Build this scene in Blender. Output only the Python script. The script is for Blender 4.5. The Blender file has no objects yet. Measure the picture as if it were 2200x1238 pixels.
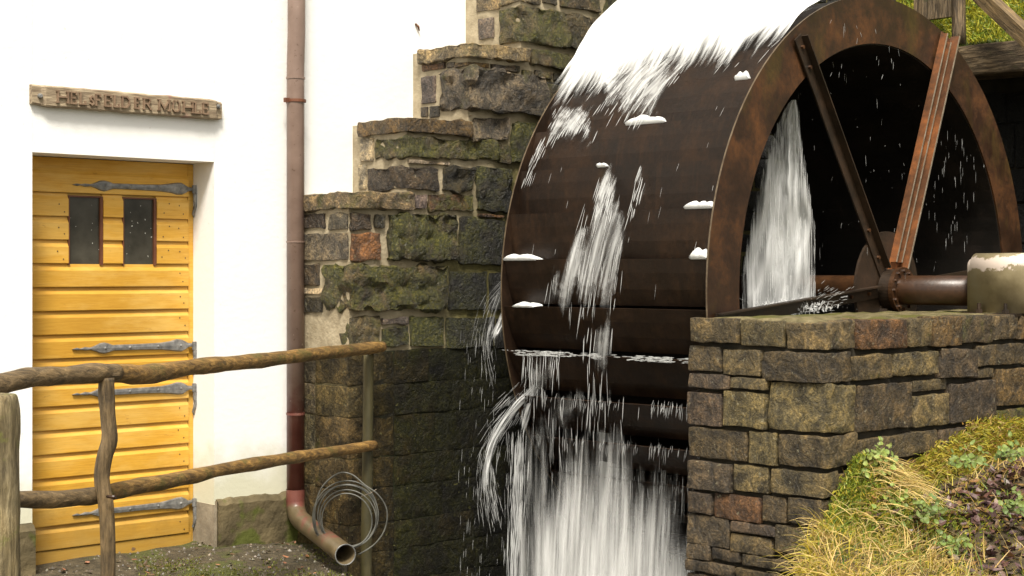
import bpy, bmesh, math, random
from mathutils import Vector, Matrix, noise
R_ = math.radians
rnd = random.Random(7)
scene = bpy.context.scene
COL = scene.collection

# ------------------------------------------------------------------ camera, sky, sun, exposure
FPX = 3440.0; CXP = 1100.0; HZ = 585.0; CAMZ = 1.42
ANG = math.atan2(.732, .681); CA, SA = math.cos(ANG), math.sin(ANG)
cam_d = bpy.data.cameras.new('camera'); cam = bpy.data.objects.new('camera', cam_d); COL.objects.link(cam)
cam_d.sensor_width = 36.0; cam_d.lens = 36.0 * FPX / 2200.0
cam_d.shift_y = -(619.0 - HZ) / 2200.0
cam_d.clip_start = .05; cam_d.clip_end = 2000
cam.location = (0, 0, CAMZ); cam.rotation_euler = (R_(90), 0, ANG - R_(90))
scene.camera = cam

SUN_EL, SUN_AZ = R_(56), math.atan2(-.74, -.67)      # direction towards the sun, measured from +X
w = bpy.data.worlds.new('World'); scene.world = w; w.use_nodes = True
nt = w.node_tree; nt.nodes.clear()
sky = nt.nodes.new('ShaderNodeTexSky'); sky.sky_type = 'NISHITA'; sky.sun_disc = False
sky.sun_elevation = SUN_EL; sky.sun_rotation = math.pi / 2 - SUN_AZ; sky.air_density = 1.0; sky.dust_density = 3.0
hs = nt.nodes.new('ShaderNodeHueSaturation'); hs.inputs['Saturation'].default_value = .22
bgn = nt.nodes.new('ShaderNodeBackground'); bgn.inputs['Strength'].default_value = .095
wo = nt.nodes.new('ShaderNodeOutputWorld')
wb = nt.nodes.new('ShaderNodeMix'); wb.data_type = 'RGBA'; wb.blend_type = 'MULTIPLY'; wb.inputs[0].default_value = 1.0; wb.inputs[7].default_value = (1.0, .95, .85, 1)   # warm overcast
nt.links.new(sky.outputs[0], hs.inputs['Color']); nt.links.new(hs.outputs[0], wb.inputs[6]); nt.links.new(wb.outputs[2], bgn.inputs['Color']); nt.links.new(bgn.outputs[0], wo.inputs['Surface'])
sd = bpy.data.lights.new('sun', 'SUN'); sd.energy = 2.7; sd.angle = R_(15); sd.color = (1.0, .945, .85)
sun = bpy.data.objects.new('sun', sd); COL.objects.link(sun)
sdir = Vector((math.cos(SUN_EL) * math.cos(SUN_AZ), math.cos(SUN_EL) * math.sin(SUN_AZ), math.sin(SUN_EL)))
sun.rotation_euler = sdir.to_track_quat('Z', 'Y').to_euler()
scene.view_settings.view_transform = 'Standard'; scene.view_settings.look = 'None'
scene.view_settings.exposure = 1.05; scene.view_settings.gamma = 1.0; scene.view_settings.use_curve_mapping = False
scene.cycles.max_bounces = 6; scene.cycles.transparent_max_bounces = 24; scene.cycles.use_denoising = True

# ------------------------------------------------------------------ geometry of the place (metres), from the picture's perspective
def ray(px, py):
    u = (px - CXP) / FPX; v = (HZ - py) / FPX
    return Vector((CA + u * SA, SA - u * CA, v))
def onY(px, py, Y): d = ray(px, py); t = Y / d.y; return Vector((d.x * t, Y, CAMZ + d.z * t))
def onX(px, py, X): d = ray(px, py); t = X / d.x; return Vector((X, d.y * t, CAMZ + d.z * t))
def onZ(px, py, z): d = ray(px, py); t = (z - CAMZ) / d.z; return Vector((d.x * t, d.y * t, z))
def atD(px, py, D): d = ray(px, py); return Vector((0, 0, CAMZ)) + d * D

# ------------------------------------------------------------------ mesh helpers
class MB:
    def __init__(s): s.v = []; s.f = []; s.m = []; s.c = []
    def add(s, vs, fs, mi=0, col=None):
        b = len(s.v); s.v.extend([tuple(p) for p in vs]); s.f.extend([tuple(i + b for i in f) for f in fs]); s.m.extend([mi] * len(fs))
        if col is not None: s.c.extend([col] * len(vs))
    def box(s, a, b, mi=0):
        (x0, y0, z0), (x1, y1, z1) = a, b
        s.add([(x0,y0,z0),(x1,y0,z0),(x1,y1,z0),(x0,y1,z0),(x0,y0,z1),(x1,y0,z1),(x1,y1,z1),(x0,y1,z1)],
              [(0,3,2,1),(4,5,6,7),(0,1,5,4),(1,2,6,5),(2,3,7,6),(3,0,4,7)], mi)
    def extr(s, prof, ax, a, b, mi=0):
        """prof: closed list of (p,q); extruded along axis ax from a to b. axis 'x': (p,q)=(y,z); 'y': (x,z); 'z': (x,y)"""
        def mk(p, q, t): return {'x': (t, p, q), 'y': (p, t, q), 'z': (p, q, t)}[ax]
        n = len(prof); vs = [mk(p, q, a) for p, q in prof] + [mk(p, q, b) for p, q in prof]
        fs = [(i, (i + 1) % n, n + (i + 1) % n, n + i) for i in range(n)] + [tuple(range(n))[::-1], tuple(range(n, 2 * n))]
        s.add(vs, fs, mi)
    def tube(s, pts, rad, n=10, mi=0, rough=0, fr=6, cap=True, seed=0, inner=None):
        pts = [Vector(p) for p in pts]; m = len(pts)
        rs = rad if isinstance(rad, (list, tuple)) else [rad] * m
        t0 = (pts[1] - pts[0]).normalized(); up = Vector((0, 0, 1)) if abs(t0.z) < .9 else Vector((1, 0, 0))
        nx = t0.cross(up).normalized(); vs = []; fs = []
        for i, p in enumerate(pts):
            t = (pts[min(i + 1, m - 1)] - pts[max(i - 1, 0)]).normalized()
            nx = (nx - t * nx.dot(t)).normalized(); ny = t.cross(nx)
            for k in range(n):
                a = 2 * math.pi * k / n; d = nx * math.cos(a) + ny * math.sin(a); r = rs[i]
                if rough: r *= 1 + rough * noise.noise((p + d * .5 * r) * fr + Vector((seed, seed * 2, 0))) + rough * .5 * noise.noise((p * .5 + d * r * 4) * fr * 3 + Vector((seed, 0, 0)))
                vs.append(p + d * r)
        for i in range(m - 1):
            for k in range(n): fs.append((i*n+k, i*n+(k+1)%n, (i+1)*n+(k+1)%n, (i+1)*n+k))
        if cap: fs.append(tuple(range(n))[::-1]); fs.append(tuple((m-1)*n + k for k in range(n)))
        s.add(vs, fs, mi)
    def build(s, name, mat, parent=None, smooth=False, loc=None):
        me = bpy.data.meshes.new(name); me.from_pydata(s.v, [], s.f)
        mats = mat if isinstance(mat, (list, tuple)) else [mat]
        for x in mats: me.materials.append(x)
        if len(mats) > 1: me.polygons.foreach_set('material_index', s.m)
        if s.c:
            at = me.color_attributes.new('Col', 'FLOAT_COLOR', 'POINT')
            at.data.foreach_set('color', [x for c in s.c for x in (c[0], c[1], c[2], 1.0)])
        if smooth: me.polygons.foreach_set('use_smooth', [True] * len(me.polygons))
        me.update()
        o = bpy.data.objects.new(name, me); COL.objects.link(o)
        if parent: o.parent = parent
        if loc: o.location = loc
        return o
def tag(o, label=None, cat=None, group=None, kind=None):
    if label: o['label'] = label
    if cat: o['category'] = cat
    if group: o['group'] = group
    if kind: o['kind'] = kind
    return o
def empty(name, loc=(0, 0, 0), rz=0):
    o = bpy.data.objects.new(name, None); COL.objects.link(o); o.location = loc; o.rotation_euler = (0, 0, rz); o.empty_display_size = .1
    return o
def fixnormals(o):
    bm = bmesh.new(); bm.from_mesh(o.data); bmesh.ops.recalc_face_normals(bm, faces=bm.faces); bm.to_mesh(o.data); bm.free(); return o
def put(o, parent):      # parent an object whose mesh is in world coordinates under a moved Empty
    o.parent = parent; o.matrix_parent_inverse = parent.matrix_basis.inverted(); return o

# ------------------------------------------------------------------ materials
def mat(name):
    m = bpy.data.materials.new(name); m.use_nodes = True; n = m.node_tree; n.nodes.clear()
    out = n.nodes.new('ShaderNodeOutputMaterial'); b = n.nodes.new('ShaderNodeBsdfPrincipled'); n.links.new(b.outputs[0], out.inputs[0])
    return m, n, b, out
def L(n, a, b): n.links.new(a, b)
def tex(n, scale, detail=4, rough=.55, stretch=None, coord='Object', kind='noise', rot=None, dist=0):
    tc = n.nodes.new('ShaderNodeTexCoord'); src = tc.outputs[coord] if coord != 'World' else n.nodes.new('ShaderNodeNewGeometry').outputs['Position']
    if stretch or rot:
        mp = n.nodes.new('ShaderNodeMapping'); L(n, src, mp.inputs[0]); src = mp.outputs[0]
        if stretch: mp.inputs['Scale'].default_value = stretch
        if rot: mp.inputs['Rotation'].default_value = rot
    if kind == 'noise':
        t = n.nodes.new('ShaderNodeTexNoise'); t.inputs['Scale'].default_value = scale; t.inputs['Detail'].default_value = detail; t.inputs['Roughness'].default_value = rough; t.inputs['Distortion'].default_value = dist
        L(n, src, t.inputs['Vector']); return t.outputs['Fac']
    t = n.nodes.new('ShaderNodeTexVoronoi'); t.inputs['Scale'].default_value = scale; L(n, src, t.inputs['Vector']); return t.outputs['Distance']
def ramp(n, fac, stops, interp='LINEAR'):
    r = n.nodes.new('ShaderNodeValToRGB'); r.color_ramp.interpolation = interp
    e = r.color_ramp.elements
    while len(e) < len(stops): e.new(.5)
    for x, (p, c) in zip(e, stops): x.position = p; x.color = (*c, 1) if isinstance(c, (tuple, list)) else (c, c, c, 1)
    L(n, fac, r.inputs[0]); return r.outputs[0]
def mix(n, fac, a, b, mode='MIX'):
    x = n.nodes.new('ShaderNodeMix'); x.data_type = 'RGBA'; x.blend_type = mode
    for v, i in ((fac, 0), (a, 6), (b, 7)):
        if hasattr(v, 'links'): L(n, v, x.inputs[i])
        elif i == 0: x.inputs[0].default_value = v
        else: x.inputs[i].default_value = (*v, 1)
    return x.outputs[2]
def mth(n, op, a, b=None, c=None):
    x = n.nodes.new('ShaderNodeMath'); x.operation = op
    for i, v in enumerate((a, b, c)):
        if v is None: continue
        if hasattr(v, 'links'): L(n, v, x.inputs[i])
        else: x.inputs[i].default_value = v
    return x.outputs[0]
def sstep(n, v, a, b):
    x = n.nodes.new('ShaderNodeMapRange'); x.interpolation_type = 'SMOOTHSTEP'; L(n, v, x.inputs[0]); x.inputs[1].default_value = a; x.inputs[2].default_value = b; return x.outputs[0]
def pos(n, ax):
    s = n.nodes.new('ShaderNodeSeparateXYZ'); L(n, n.nodes.new('ShaderNodeNewGeometry').outputs['Position'], s.inputs[0]); return s.outputs[ax]
def bump(n, b, h, strength=.5, dist=.01):
    x = n.nodes.new('ShaderNodeBump'); x.inputs['Strength'].default_value = strength; x.inputs['Distance'].default_value = dist; L(n, h, x.inputs['Height']); L(n, x.outputs[0], b.inputs['Normal'])
def col(b, n, c):
    if hasattr(c, 'links'): L(n, c, b.inputs['Base Color'])
    else: b.inputs['Base Color'].default_value = (*c, 1)
def rgh(b, n, r):
    if hasattr(r, 'links'): L(n, r, b.inputs['Roughness'])
    else: b.inputs['Roughness'].default_value = r
def simple(name, c1, c2, scale, rough=.6, bs=.3, bd=.005, stretch=None, metal=0, detail=5, spots=None, coord='Object'):
    m, n, b, o = mat(name); t = tex(n, scale, detail, stretch=stretch, coord=coord)
    c = ramp(n, t, [(.3, c1), (.7, c2)])
    if spots:
        t2 = tex(n, spots[1], 3, coord=coord); c = mix(n, ramp(n, t2, [(spots[2], 0.0), (spots[2] + .06, 1.0)]), c, spots[0])
    col(b, n, c); rgh(b, n, rough); b.inputs['Metallic'].default_value = metal
    if bs: bump(n, b, tex(n, scale * 2.5, 6, stretch=stretch, coord=coord), bs, bd)
    return m
M = {}
def m_plaster():
    m, n, b, o = mat('white_plaster')
    big = tex(n, .7, 4, coord='World'); c = ramp(n, big, [(.3, (.84, .835, .81)), (.7, (.87, .868, .85))])
    z = pos(n, 2); st = mth(n, 'ADD', z, mth(n, 'MULTIPLY', tex(n, 6, 5, coord='World'), -.34))
    c = mix(n, mth(n, 'MULTIPLY', mth(n, 'SUBTRACT', 1.0, sstep(n, st, .08, .36)), .55), c, (.42, .40, .16))
    sp = ramp(n, tex(n, 26, 3, coord='World'), [(.71, 0.0), (.74, 1.0)])
    c = mix(n, mth(n, 'MULTIPLY', sp, .25), c, (.45, .40, .28))
    col(b, n, c); rgh(b, n, .9); bump(n, b, tex(n, 30, 6, .65, coord='World'), .35, .006); return m
M['plaster'] = m_plaster()
def m_stone(name, rscale=1.0, wetx=None, relief=1.0, bd=.028, spots=False, wetd=1.0, spec=.5):
    """colour and moss amount come from each stone's own object colour"""
    m, n, b, o = mat(name); b.inputs['Specular IOR Level'].default_value = spec; oi = n.nodes.new('ShaderNodeObjectInfo')
    t = tex(n, 11, 7, .70, coord='World', dist=.6); f = tex(n, 75, 6, .75, coord='World'); g = tex(n, 28, 5, .7, coord='World', dist=1.2)
    c = mix(n, 1.0, oi.outputs['Color'], ramp(n, t, [(.36, (.22, .21, .20)), (.5, (.80, .77, .72)), (.64, (1.8, 1.62, 1.3))]), 'MULTIPLY')
    c = mix(n, .9, c, ramp(n, f, [(.32, (.30, .30, .30)), (.5, (.9, .88, .84)), (.68, (1.9, 1.85, 1.7))]), 'MULTIPLY')
    al = oi.outputs['Alpha']; ms = tex(n, 6.5, 7, .72, coord='World', dist=.5)
    fac = mth(n, 'ADD', ms, mth(n, 'MULTIPLY_ADD', al, .55, -.42))
    mc = ramp(n, tex(n, 55, 5, .7, coord='World'), [(.3, (.012, .014, .003)), (.5, (.055, .056, .008)), (.72, (.20, .175, .026))])
    c = mix(n, ramp(n, fac, [(.36, 0.0), (.52, .9)]), c, mc)
    li = ramp(n, tex(n, 40, 3, coord='World'), [(.66, 0.0), (.70, 1.0)])
    c = mix(n, mth(n, 'MULTIPLY', li, .5), c, (.30, .27, .17))
    if spots:
        sp = ramp(n, tex(n, 34, 1.2, coord='World'), [(.70, 0.0), (.725, 1.0)]); pat = ramp(n, tex(n, 2.4, 2, coord='World'), [(.44, 0.0), (.56, 1.0)])
        c = mix(n, mth(n, 'MULTIPLY', mth(n, 'MULTIPLY', sp, pat), .9), c, (.40, .37, .20))
    if wetx:      # stone soaked by spray is darker
        hz_ = mth(n, 'MAXIMUM', mth(n, 'SUBTRACT', pos(n, 2), 1.35), 0.0); wet = mth(n, 'ADD', mth(n, 'MULTIPLY_ADD', hz_, -.95, pos(n, 0)), mth(n, 'MULTIPLY', tex(n, 3, 5, .65, coord='World'), .7))
        c = mix(n, mth(n, 'MULTIPLY', sstep(n, wet, wetx, wetx + .75), wetd), c, (.31, .32, .17), 'MULTIPLY')
        c = mix(n, mth(n, 'MULTIPLY', sstep(n, wet, wetx + .3, wetx + 1.0), wetd), c, (.45, .45, .42), 'MULTIPLY')
    col(b, n, c); rgh(b, n, ramp(n, g, [(.35, .26 * rscale), (.65, .66 * rscale)]))
    h = mth(n, 'ADD', mth(n, 'ADD', t, mth(n, 'MULTIPLY', g, .7)), mth(n, 'MULTIPLY', f, .45))
    bump(n, b, h, relief, bd); return m
M['stone'] = m_stone('rough_basalt', wetx=5.85); M['lowstone'] = m_stone('soaked_mossy_stone', 1.15, wetx=5.22, relief=.9, bd=.024, spots=True, spec=.2); M['pier_stone'] = m_stone('pier_stone', 1.2, relief=.9, bd=.020)
def m_mortar():
    m, n, b, o = mat('lime_mortar'); t = tex(n, 12, 6, coord='World')
    c = ramp(n, t, [(.3, (.26, .21, .13)), (.7, (.44, .37, .25))])
    hz_ = mth(n, 'MAXIMUM', mth(n, 'SUBTRACT', pos(n, 2), 1.5), 0.0); wet = mth(n, 'ADD', mth(n, 'MULTIPLY_ADD', hz_, -.92, pos(n, 0)), mth(n, 'MULTIPLY', tex(n, 2.5, 4, coord='World'), .5))
    low = mth(n, 'MULTIPLY', mth(n, 'SUBTRACT', 1.0, sstep(n, pos(n, 2), .8, 1.12)), sstep(n, mth(n, 'MULTIPLY_ADD', tex(n, 4, 4, coord='World'), .4, pos(n, 0)), 5.3, 5.6))
    c = mix(n, mth(n, 'MAXIMUM', low, sstep(n, wet, 5.75, 6.35)), c, ramp(n, t, [(.3, (.045, .04, .012)), (.7, (.14, .12, .035))]))
    col(b, n, c); rgh(b, n, .7); bump(n, b, tex(n, 50, 5, coord='World'), .6, .01); return m
M['mortar'] = m_mortar()
M['joint'] = simple('dark_joint_earth', (.012, .010, .006), (.035, .028, .015), 12, .9, coord='World')
def m_wetwall():
    m, n, b, o = mat('wet_mossy_wall'); t = tex(n, 3.2, 6, .65, coord='World', stretch=(1, 1, .55))
    c = ramp(n, t, [(.28, (.004, .004, .002)), (.45, (.012, .010, .004)), (.6, (.014, .017, .003)), (.8, (.034, .034, .006))])
    dry = mth(n, 'SUBTRACT', 1.0, sstep(n, mth(n, 'ADD', pos(n, 0), mth(n, 'MULTIPLY', tex(n, 4, 5, coord='World'), .45)), 5.38, 5.62))
    c = mix(n, mth(n, 'MULTIPLY', dry, .75), c, ramp(n, tex(n, 7, 6, coord='World'), [(.3, (.04, .033, .012)), (.7, (.20, .155, .075))]))
    sp = ramp(n, tex(n, 30, 1.5, coord='World'), [(.69, 0.0), (.72, 1.0)]); pat = ramp(n, tex(n, 2.6, 2, coord='World'), [(.42, 0.0), (.55, 1.0)])
    c = mix(n, mth(n, 'MULTIPLY', mth(n, 'MULTIPLY', sp, pat), .85), c, (.38, .34, .16))
    b.inputs['Specular IOR Level'].default_value = .25; col(b, n, c); rgh(b, n, ramp(n, tex(n, 18, 5, coord='World'), [(.35, .35), (.6, .8)])); bump(n, b, mth(n, 'ADD', tex(n, 22, 7, .75, coord='World'), tex(n, 5, 4, coord='World')), 1.0, .035); return m
M['wetwall'] = m_wetwall()
def m_paintwood():
    m, n, b, o = mat('ochre_door_paint'); oi = n.nodes.new('ShaderNodeObjectInfo')
    g = tex(n, 6, 6, .65, stretch=(1.2, 14, 26), coord='World'); big = tex(n, 2.2, 4, coord='World')
    c = ramp(n, g, [(.25, (.52, .255, .022)), (.5, (.63, .335, .036)), (.8, (.72, .42, .062))])
    c = mix(n, .5, c, ramp(n, big, [(.3, (.78, .74, .6)), (.7, (1.12, 1.12, 1.1))]), 'MULTIPLY')
    hv = mth(n, 'MULTIPLY_ADD', oi.outputs['Random'], .26, .86); cv = n.nodes.new('ShaderNodeCombineColor'); [L(n, hv, cv.inputs[i]) for i in range(3)]
    c = mix(n, 1.0, c, cv.outputs[0], 'MULTIPLY')
    fade = ramp(n, tex(n, 3.5, 6, .7, stretch=(.5, 1, 2.0), coord='World'), [(.45, 0.0), (.68, 1.0)]); c = mix(n, mth(n, 'MULTIPLY', fade, .45), c, (.76, .53, .17))
    wear = ramp(n, tex(n, 18, 5, .7, stretch=(.6, 1, 2.4), coord='World'), [(.64, 0.0), (.70, 1.0)])
    c = mix(n, mth(n, 'MULTIPLY', wear, .45), c, (.30, .13, .02))
    dirt = mth(n, 'SUBTRACT', 1.0, sstep(n, mth(n, 'ADD', pos(n, 2), mth(n, 'MULTIPLY', tex(n, 9, 6, .7, coord='World'), -.45)), -.25, .22))
    c = mix(n, mth(n, 'MULTIPLY', dirt, .55), c, (.17, .105, .025))
    col(b, n, c); rgh(b, n, .5); bump(n, b, g, .12, .003); return m
M['door'] = m_paintwood()
M['nail'] = simple('dark_nail', (.10, .05, .02), (.05, .03, .015), 20, .6, 0)
def m_glass():
    m, n, b, o = mat('dark_window_glass'); t = tex(n, 5, 5, coord='World')
    c = ramp(n, t, [(.35, (.020, .018, .012)), (.7, (.075, .068, .052))])
    sp = ramp(n, tex(n, 55, 1, coord='World'), [(.735, 0.0), (.75, 1.0)])
    c = mix(n, mth(n, 'MULTIPLY', sp, .8), c, (.75, .74, .68)); col(b, n, c); rgh(b, n, .14); b.inputs['Specular IOR Level'].default_value = .5; return m
M['glass'] = m_glass()
M['brownframe'] = simple('brown_stain', (.10, .032, .014), (.16, .055, .022), 14, .55, .15, coord='World')
M['iron'] = simple('galvanised_iron', (.10, .10, .10), (.30, .295, .28), 28, .42, .4, .004, metal=.35, coord='World')
M['plinth'] = simple('mossy_plinth', (.055, .042, .018), (.15, .115, .055), 6, .8, .8, .02, coord='World', spots=((.075, .085, .010), 3.5, .52))
M['concrete'] = simple('worn_concrete', (.16, .13, .09), (.34, .29, .21), 8, .85, .6, .01, coord='World')
M['sign'] = simple('carved_weathered_wood', (.15, .105, .065), (.42, .335, .22), 9, .8, .7, .006, stretch=(1, 6, 9), coord='World', spots=((.25, .13, .10), 6, .60))
M['letter'] = simple('carved_letter_wood', (.14, .085, .05), (.26, .175, .11), 20, .8, .4, .004, coord='World')  # darker than the board: the letters' shadows put into their colour
def m_wood(name, a, bcol, moss=None, ms=.6):
    m, n, b, o = mat(name); g = tex(n, 55, 6, .7, stretch=(.10, 1, 1), dist=.5); bl = tex(n, 9, 5, .7, stretch=(.5, 1, 1))
    c = ramp(n, g, [(.30, tuple(x * .30 for x in a)), (.47, a), (.70, bcol)])
    c = mix(n, .85, c, ramp(n, bl, [(.3, (.42, .40, .38)), (.5, (.95, .92, .86)), (.7, (1.5, 1.4, 1.2))]), 'MULTIPLY')
    kn = ramp(n, tex(n, 14, 2), [(.68, 0.0), (.72, 1.0)]); c = mix(n, mth(n, 'MULTIPLY', kn, .7), c, tuple(x * .2 for x in a))
    if moss: c = mix(n, ramp(n, tex(n, 9, 6, .7, coord='World'), [(ms, 0.0), (ms + .1, .85)]), c, moss)
    col(b, n, c); rgh(b, n, .66); bump(n, b, mth(n, 'ADD', g, mth(n, 'MULTIPLY', bl, .8)), 1.0, .010); return m
M['log'] = m_wood('weathered_log', (.115, .078, .036), (.25, .175, .090))
M['wetlog'] = m_wood('wet_orange_log', (.15, .085, .022), (.36, .22, .065), (.085, .068, .012), .54)
M['post'] = m_wood('lichened_post', (.16, .125, .062), (.36, .30, .18), (.16, .16, .035), .54)
M['beam'] = m_wood('grey_flume_beam', (.075, .052, .028), (.28, .21, .13), (.045, .05, .012), .62)
M['greenpole'] = simple('algae_green_pole', (.03, .026, .008), (.10, .082, .03), 9, .6, .5, .006, coord='World', stretch=(1, 1, .4))
def m_pipe():
    m, n, b, o = mat('downpipe_paint'); t = tex(n, 7, 5, coord='World'); z = pos(n, 2)
    zz = mth(n, 'ADD', z, mth(n, 'MULTIPLY', tex(n, 7, 5, coord='World'), .5))
    up = ramp(n, t, [(.3, (.16, .105, .080)), (.7, (.24, .165, .130))]); red = ramp(n, t, [(.3, (.10, .024, .018)), (.7, (.18, .065, .048))]); gal = ramp(n, t, [(.3, (.075, .055, .026)), (.7, (.17, .13, .075))])
    c = mix(n, sstep(n, zz, .84, 1.12), red, up); c = mix(n, sstep(n, zz, .33, .41), gal, c)
    chip = ramp(n, tex(n, 38, 3, coord='World'), [(.66, 0.0), (.69, 1.0)]); c = mix(n, mth(n, 'MULTIPLY', chip, .6), c, (.09, .05, .03))
    chip2 = ramp(n, tex(n, 21, 3, coord='World'), [(.71, 0.0), (.73, 1.0)]); c = mix(n, mth(n, 'MULTIPLY', chip2, .6), c, (.5, .42, .36))
    col(b, n, c); rgh(b, n, .38); bump(n, b, tex(n, 30, 4, coord='World'), .15, .004); return m
M['pipe'] = m_pipe()
M['cable'] = simple('grey_cable', (.04, .04, .034), (.14, .14, .12), 12, .4, 0, coord='World')
def m_rust(name, cs, rg=(.3, .6), green=.55, gcol=(.045, .037, .006), runs=None):
    m, n, b, o = mat(name); t = tex(n, 3.2, 6, .68, coord='World'); f = tex(n, 40, 4, coord='World')
    c = ramp(n, t, [(.25, cs[0]), (.5, cs[1]), (.72, cs[2])])
    c = mix(n, ramp(n, tex(n, 2.3, 5, .65, coord='World', stretch=(1, 1, .5)), [(green, 0.0), (green + .14, .8)]), c, gcol)
    if runs: c = mix(n, mth(n, 'MULTIPLY', ramp(n, tex(n, 16, 5, .7, coord='World', stretch=(1, 1, .10)), [(.50, 0.0), (.70, 1.0)]), .45), c, runs)
    c = mix(n, .6, c, ramp(n, f, [(.3, (.6, .6, .6)), (.7, (1.3, 1.25, 1.2))]), 'MULTIPLY')
    col(b, n, c); rgh(b, n, ramp(n, t, [(.3, rg[0]), (.7, rg[1])])); bump(n, b, f, .25, .004); return m
M['shroud'] = m_rust('rusty_shroud', [(.009, .004, .002), (.030, .0115, .003), (.105, .038, .006)], (.38, .7), .52, (.060, .038, .005))
M['bucket'] = m_rust('wet_bucket_steel', [(.006, .0034, .002), (.015, .0078, .004), (.034, .0165, .007)], (.38, .6), .66, (.03, .024, .008), runs=(.042, .020, .008)); M['bucket'].node_tree.nodes['Principled BSDF'].inputs['Specular IOR Level'].default_value = .3
M['innersteel'] = m_rust('wet_shaded_inner_steel', [(.003, .002, .0015), (.006, .004, .002), (.014, .007, .003)], (.45, .7), .8)  # wet steel, darkened further: shade inside the wheel put into the colour
M['spoke'] = m_rust('orange_rust_spoke', [(.035, .014, .005), (.085, .032, .009), (.24, .075, .012)], (.45, .7), .72)
M['spokedark'] = m_rust('dark_rust_spoke', [(.007, .004, .003), (.018, .010, .004), (.042, .020, .007)], (.4, .65), .66)
M['edge'] = simple('lit_steel_edge', (.20, .16, .11), (.36, .30, .23), 18, .35, 0, metal=.3, coord='World')  # pale tone stands in for light caught on the spoke ribs
M['rimedge'] = simple('lit_rim_edge', (.07, .045, .025), (.16, .12, .075), 18, .4, 0, metal=.2, coord='World')  # paler than the shroud: the rim's lit edge put into the colour
M['shaft'] = m_rust('rusty_shaft', [(.018, .008, .004), (.045, .020, .008), (.095, .040, .013)], (.25, .5), .8)
def m_housing():
    m, n, b, o = mat('flaked_highlit_khaki_paint'); t = tex(n, 7, 6, coord='World'); c = ramp(n, t, [(.3, (.13, .10, .05)), (.55, (.25, .205, .115)), (.75, (.30, .26, .17))])
    fl = mth(n, 'MULTIPLY_ADD', pos(n, 2), 3.0, mth(n, 'MULTIPLY', tex(n, 8, 6, .7, coord='World'), .6)); band = mth(n, 'MULTIPLY', sstep(n, fl, 4.60, 4.63), mth(n, 'SUBTRACT', 1.0, sstep(n, fl, 4.80, 4.83)))
    c = mix(n, band, c, (.62, .52, .44))  # pale band: flaked paint plus the rounded top's highlight put into the colour
    rs = ramp(n, tex(n, 5, 4, coord='World'), [(.66, 0.0), (.72, 1.0)]); c = mix(n, mth(n, 'MULTIPLY', rs, .7), c, (.13, .055, .02))
    col(b, n, c); rgh(b, n, .42); bump(n, b, tex(n, 20, 5, coord='World'), .25, .004); return m
M['housing'] = m_housing()
M['gravel'] = simple('mossy_gravel_ground', (.028, .022, .010), (.105, .082, .045), 22, .85, .9, .03, coord='World', spots=((.07, .075, .014), 2.2, .55))
M['soil'] = simple('bank_soil', (.035, .025, .012), (.09, .065, .03), 10, .95, .8, .03, coord='World')
M['ground'] = simple('meadow_ground', (.04, .05, .015), (.09, .09, .03), 3, .95, .5, .03, coord='World')
def m_leafy(name, rough=.55, trans=.25):
    m, n, b, o = mat(name); a = n.nodes.new('ShaderNodeVertexColor'); a.layer_name = 'Col'; col(b, n, a.outputs[0]); rgh(b, n, rough)
    t = n.nodes.new('ShaderNodeBsdfTranslucent'); L(n, a.outputs[0], t.inputs[0]); x = n.nodes.new('ShaderNodeMixShader'); x.inputs[0].default_value = trans
    L(n, b.outputs[0], x.inputs[1]); L(n, t.outputs[0], x.inputs[2]); L(n, x.outputs[0], o.inputs[0]); return m
M['leafy'] = m_leafy('foliage'); M['dead'] = m_leafy('dead_leaves', .45, .08)
def m_water(name, alpha, colr=(.92, .93, .92), streak=None, thr=(.4, .62)):
    m, n, b, o = mat(name); col(b, n, colr); rgh(b, n, .35)
    t = n.nodes.new('ShaderNodeBsdfTransparent'); tl = n.nodes.new('ShaderNodeBsdfTranslucent'); tl.inputs[0].default_value = (*colr, 1)
    y = n.nodes.new('ShaderNodeMixShader'); y.inputs[0].default_value = .22; L(n, b.outputs[0], y.inputs[1]); L(n, tl.outputs[0], y.inputs[2])
    x = n.nodes.new('ShaderNodeMixShader'); L(n, t.outputs[0], x.inputs[1]); L(n, y.outputs[0], x.inputs[2]); L(n, x.outputs[0], o.inputs[0])
    if streak:
        a1 = tex(n, 1, 4, .6, stretch=streak, coord='UV'); a2 = tex(n, 1, 3, .5, stretch=tuple(s * .27 for s in streak), coord='UV')
        f = ramp(n, mth(n, 'ADD', mth(n, 'MULTIPLY', a1, .6), mth(n, 'MULTIPLY', a2, .4)), [(thr[0], 0.0), (thr[1], 1.0)])
        at = n.nodes.new('ShaderNodeVertexColor'); at.layer_name = 'Col'
        s = n.nodes.new('ShaderNodeSeparateColor'); L(n, at.outputs[0], s.inputs[0])
        f2 = sstep(n, mth(n, 'ADD', f, mth(n, 'MULTIPLY_ADD', s.outputs[0], 1.6, -1.0)), .0, .9)
        L(n, mth(n, 'MULTIPLY', f2, alpha), x.inputs[0])
    else: x.inputs[0].default_value = alpha
    return m
M['foam'] = m_water('white_foam', .97)
M['strand'] = m_water('water_strand', .38)
M['faint'] = m_water('fine_water_strand', .34)
M['sheet'] = m_water('streaked_water', .80, streak=(46, 3.2, 1))
M['stream'] = simple('stream_water', (.02, .022, .014), (.05, .05, .035), 5, .12, .5, .03, coord='World')

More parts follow.
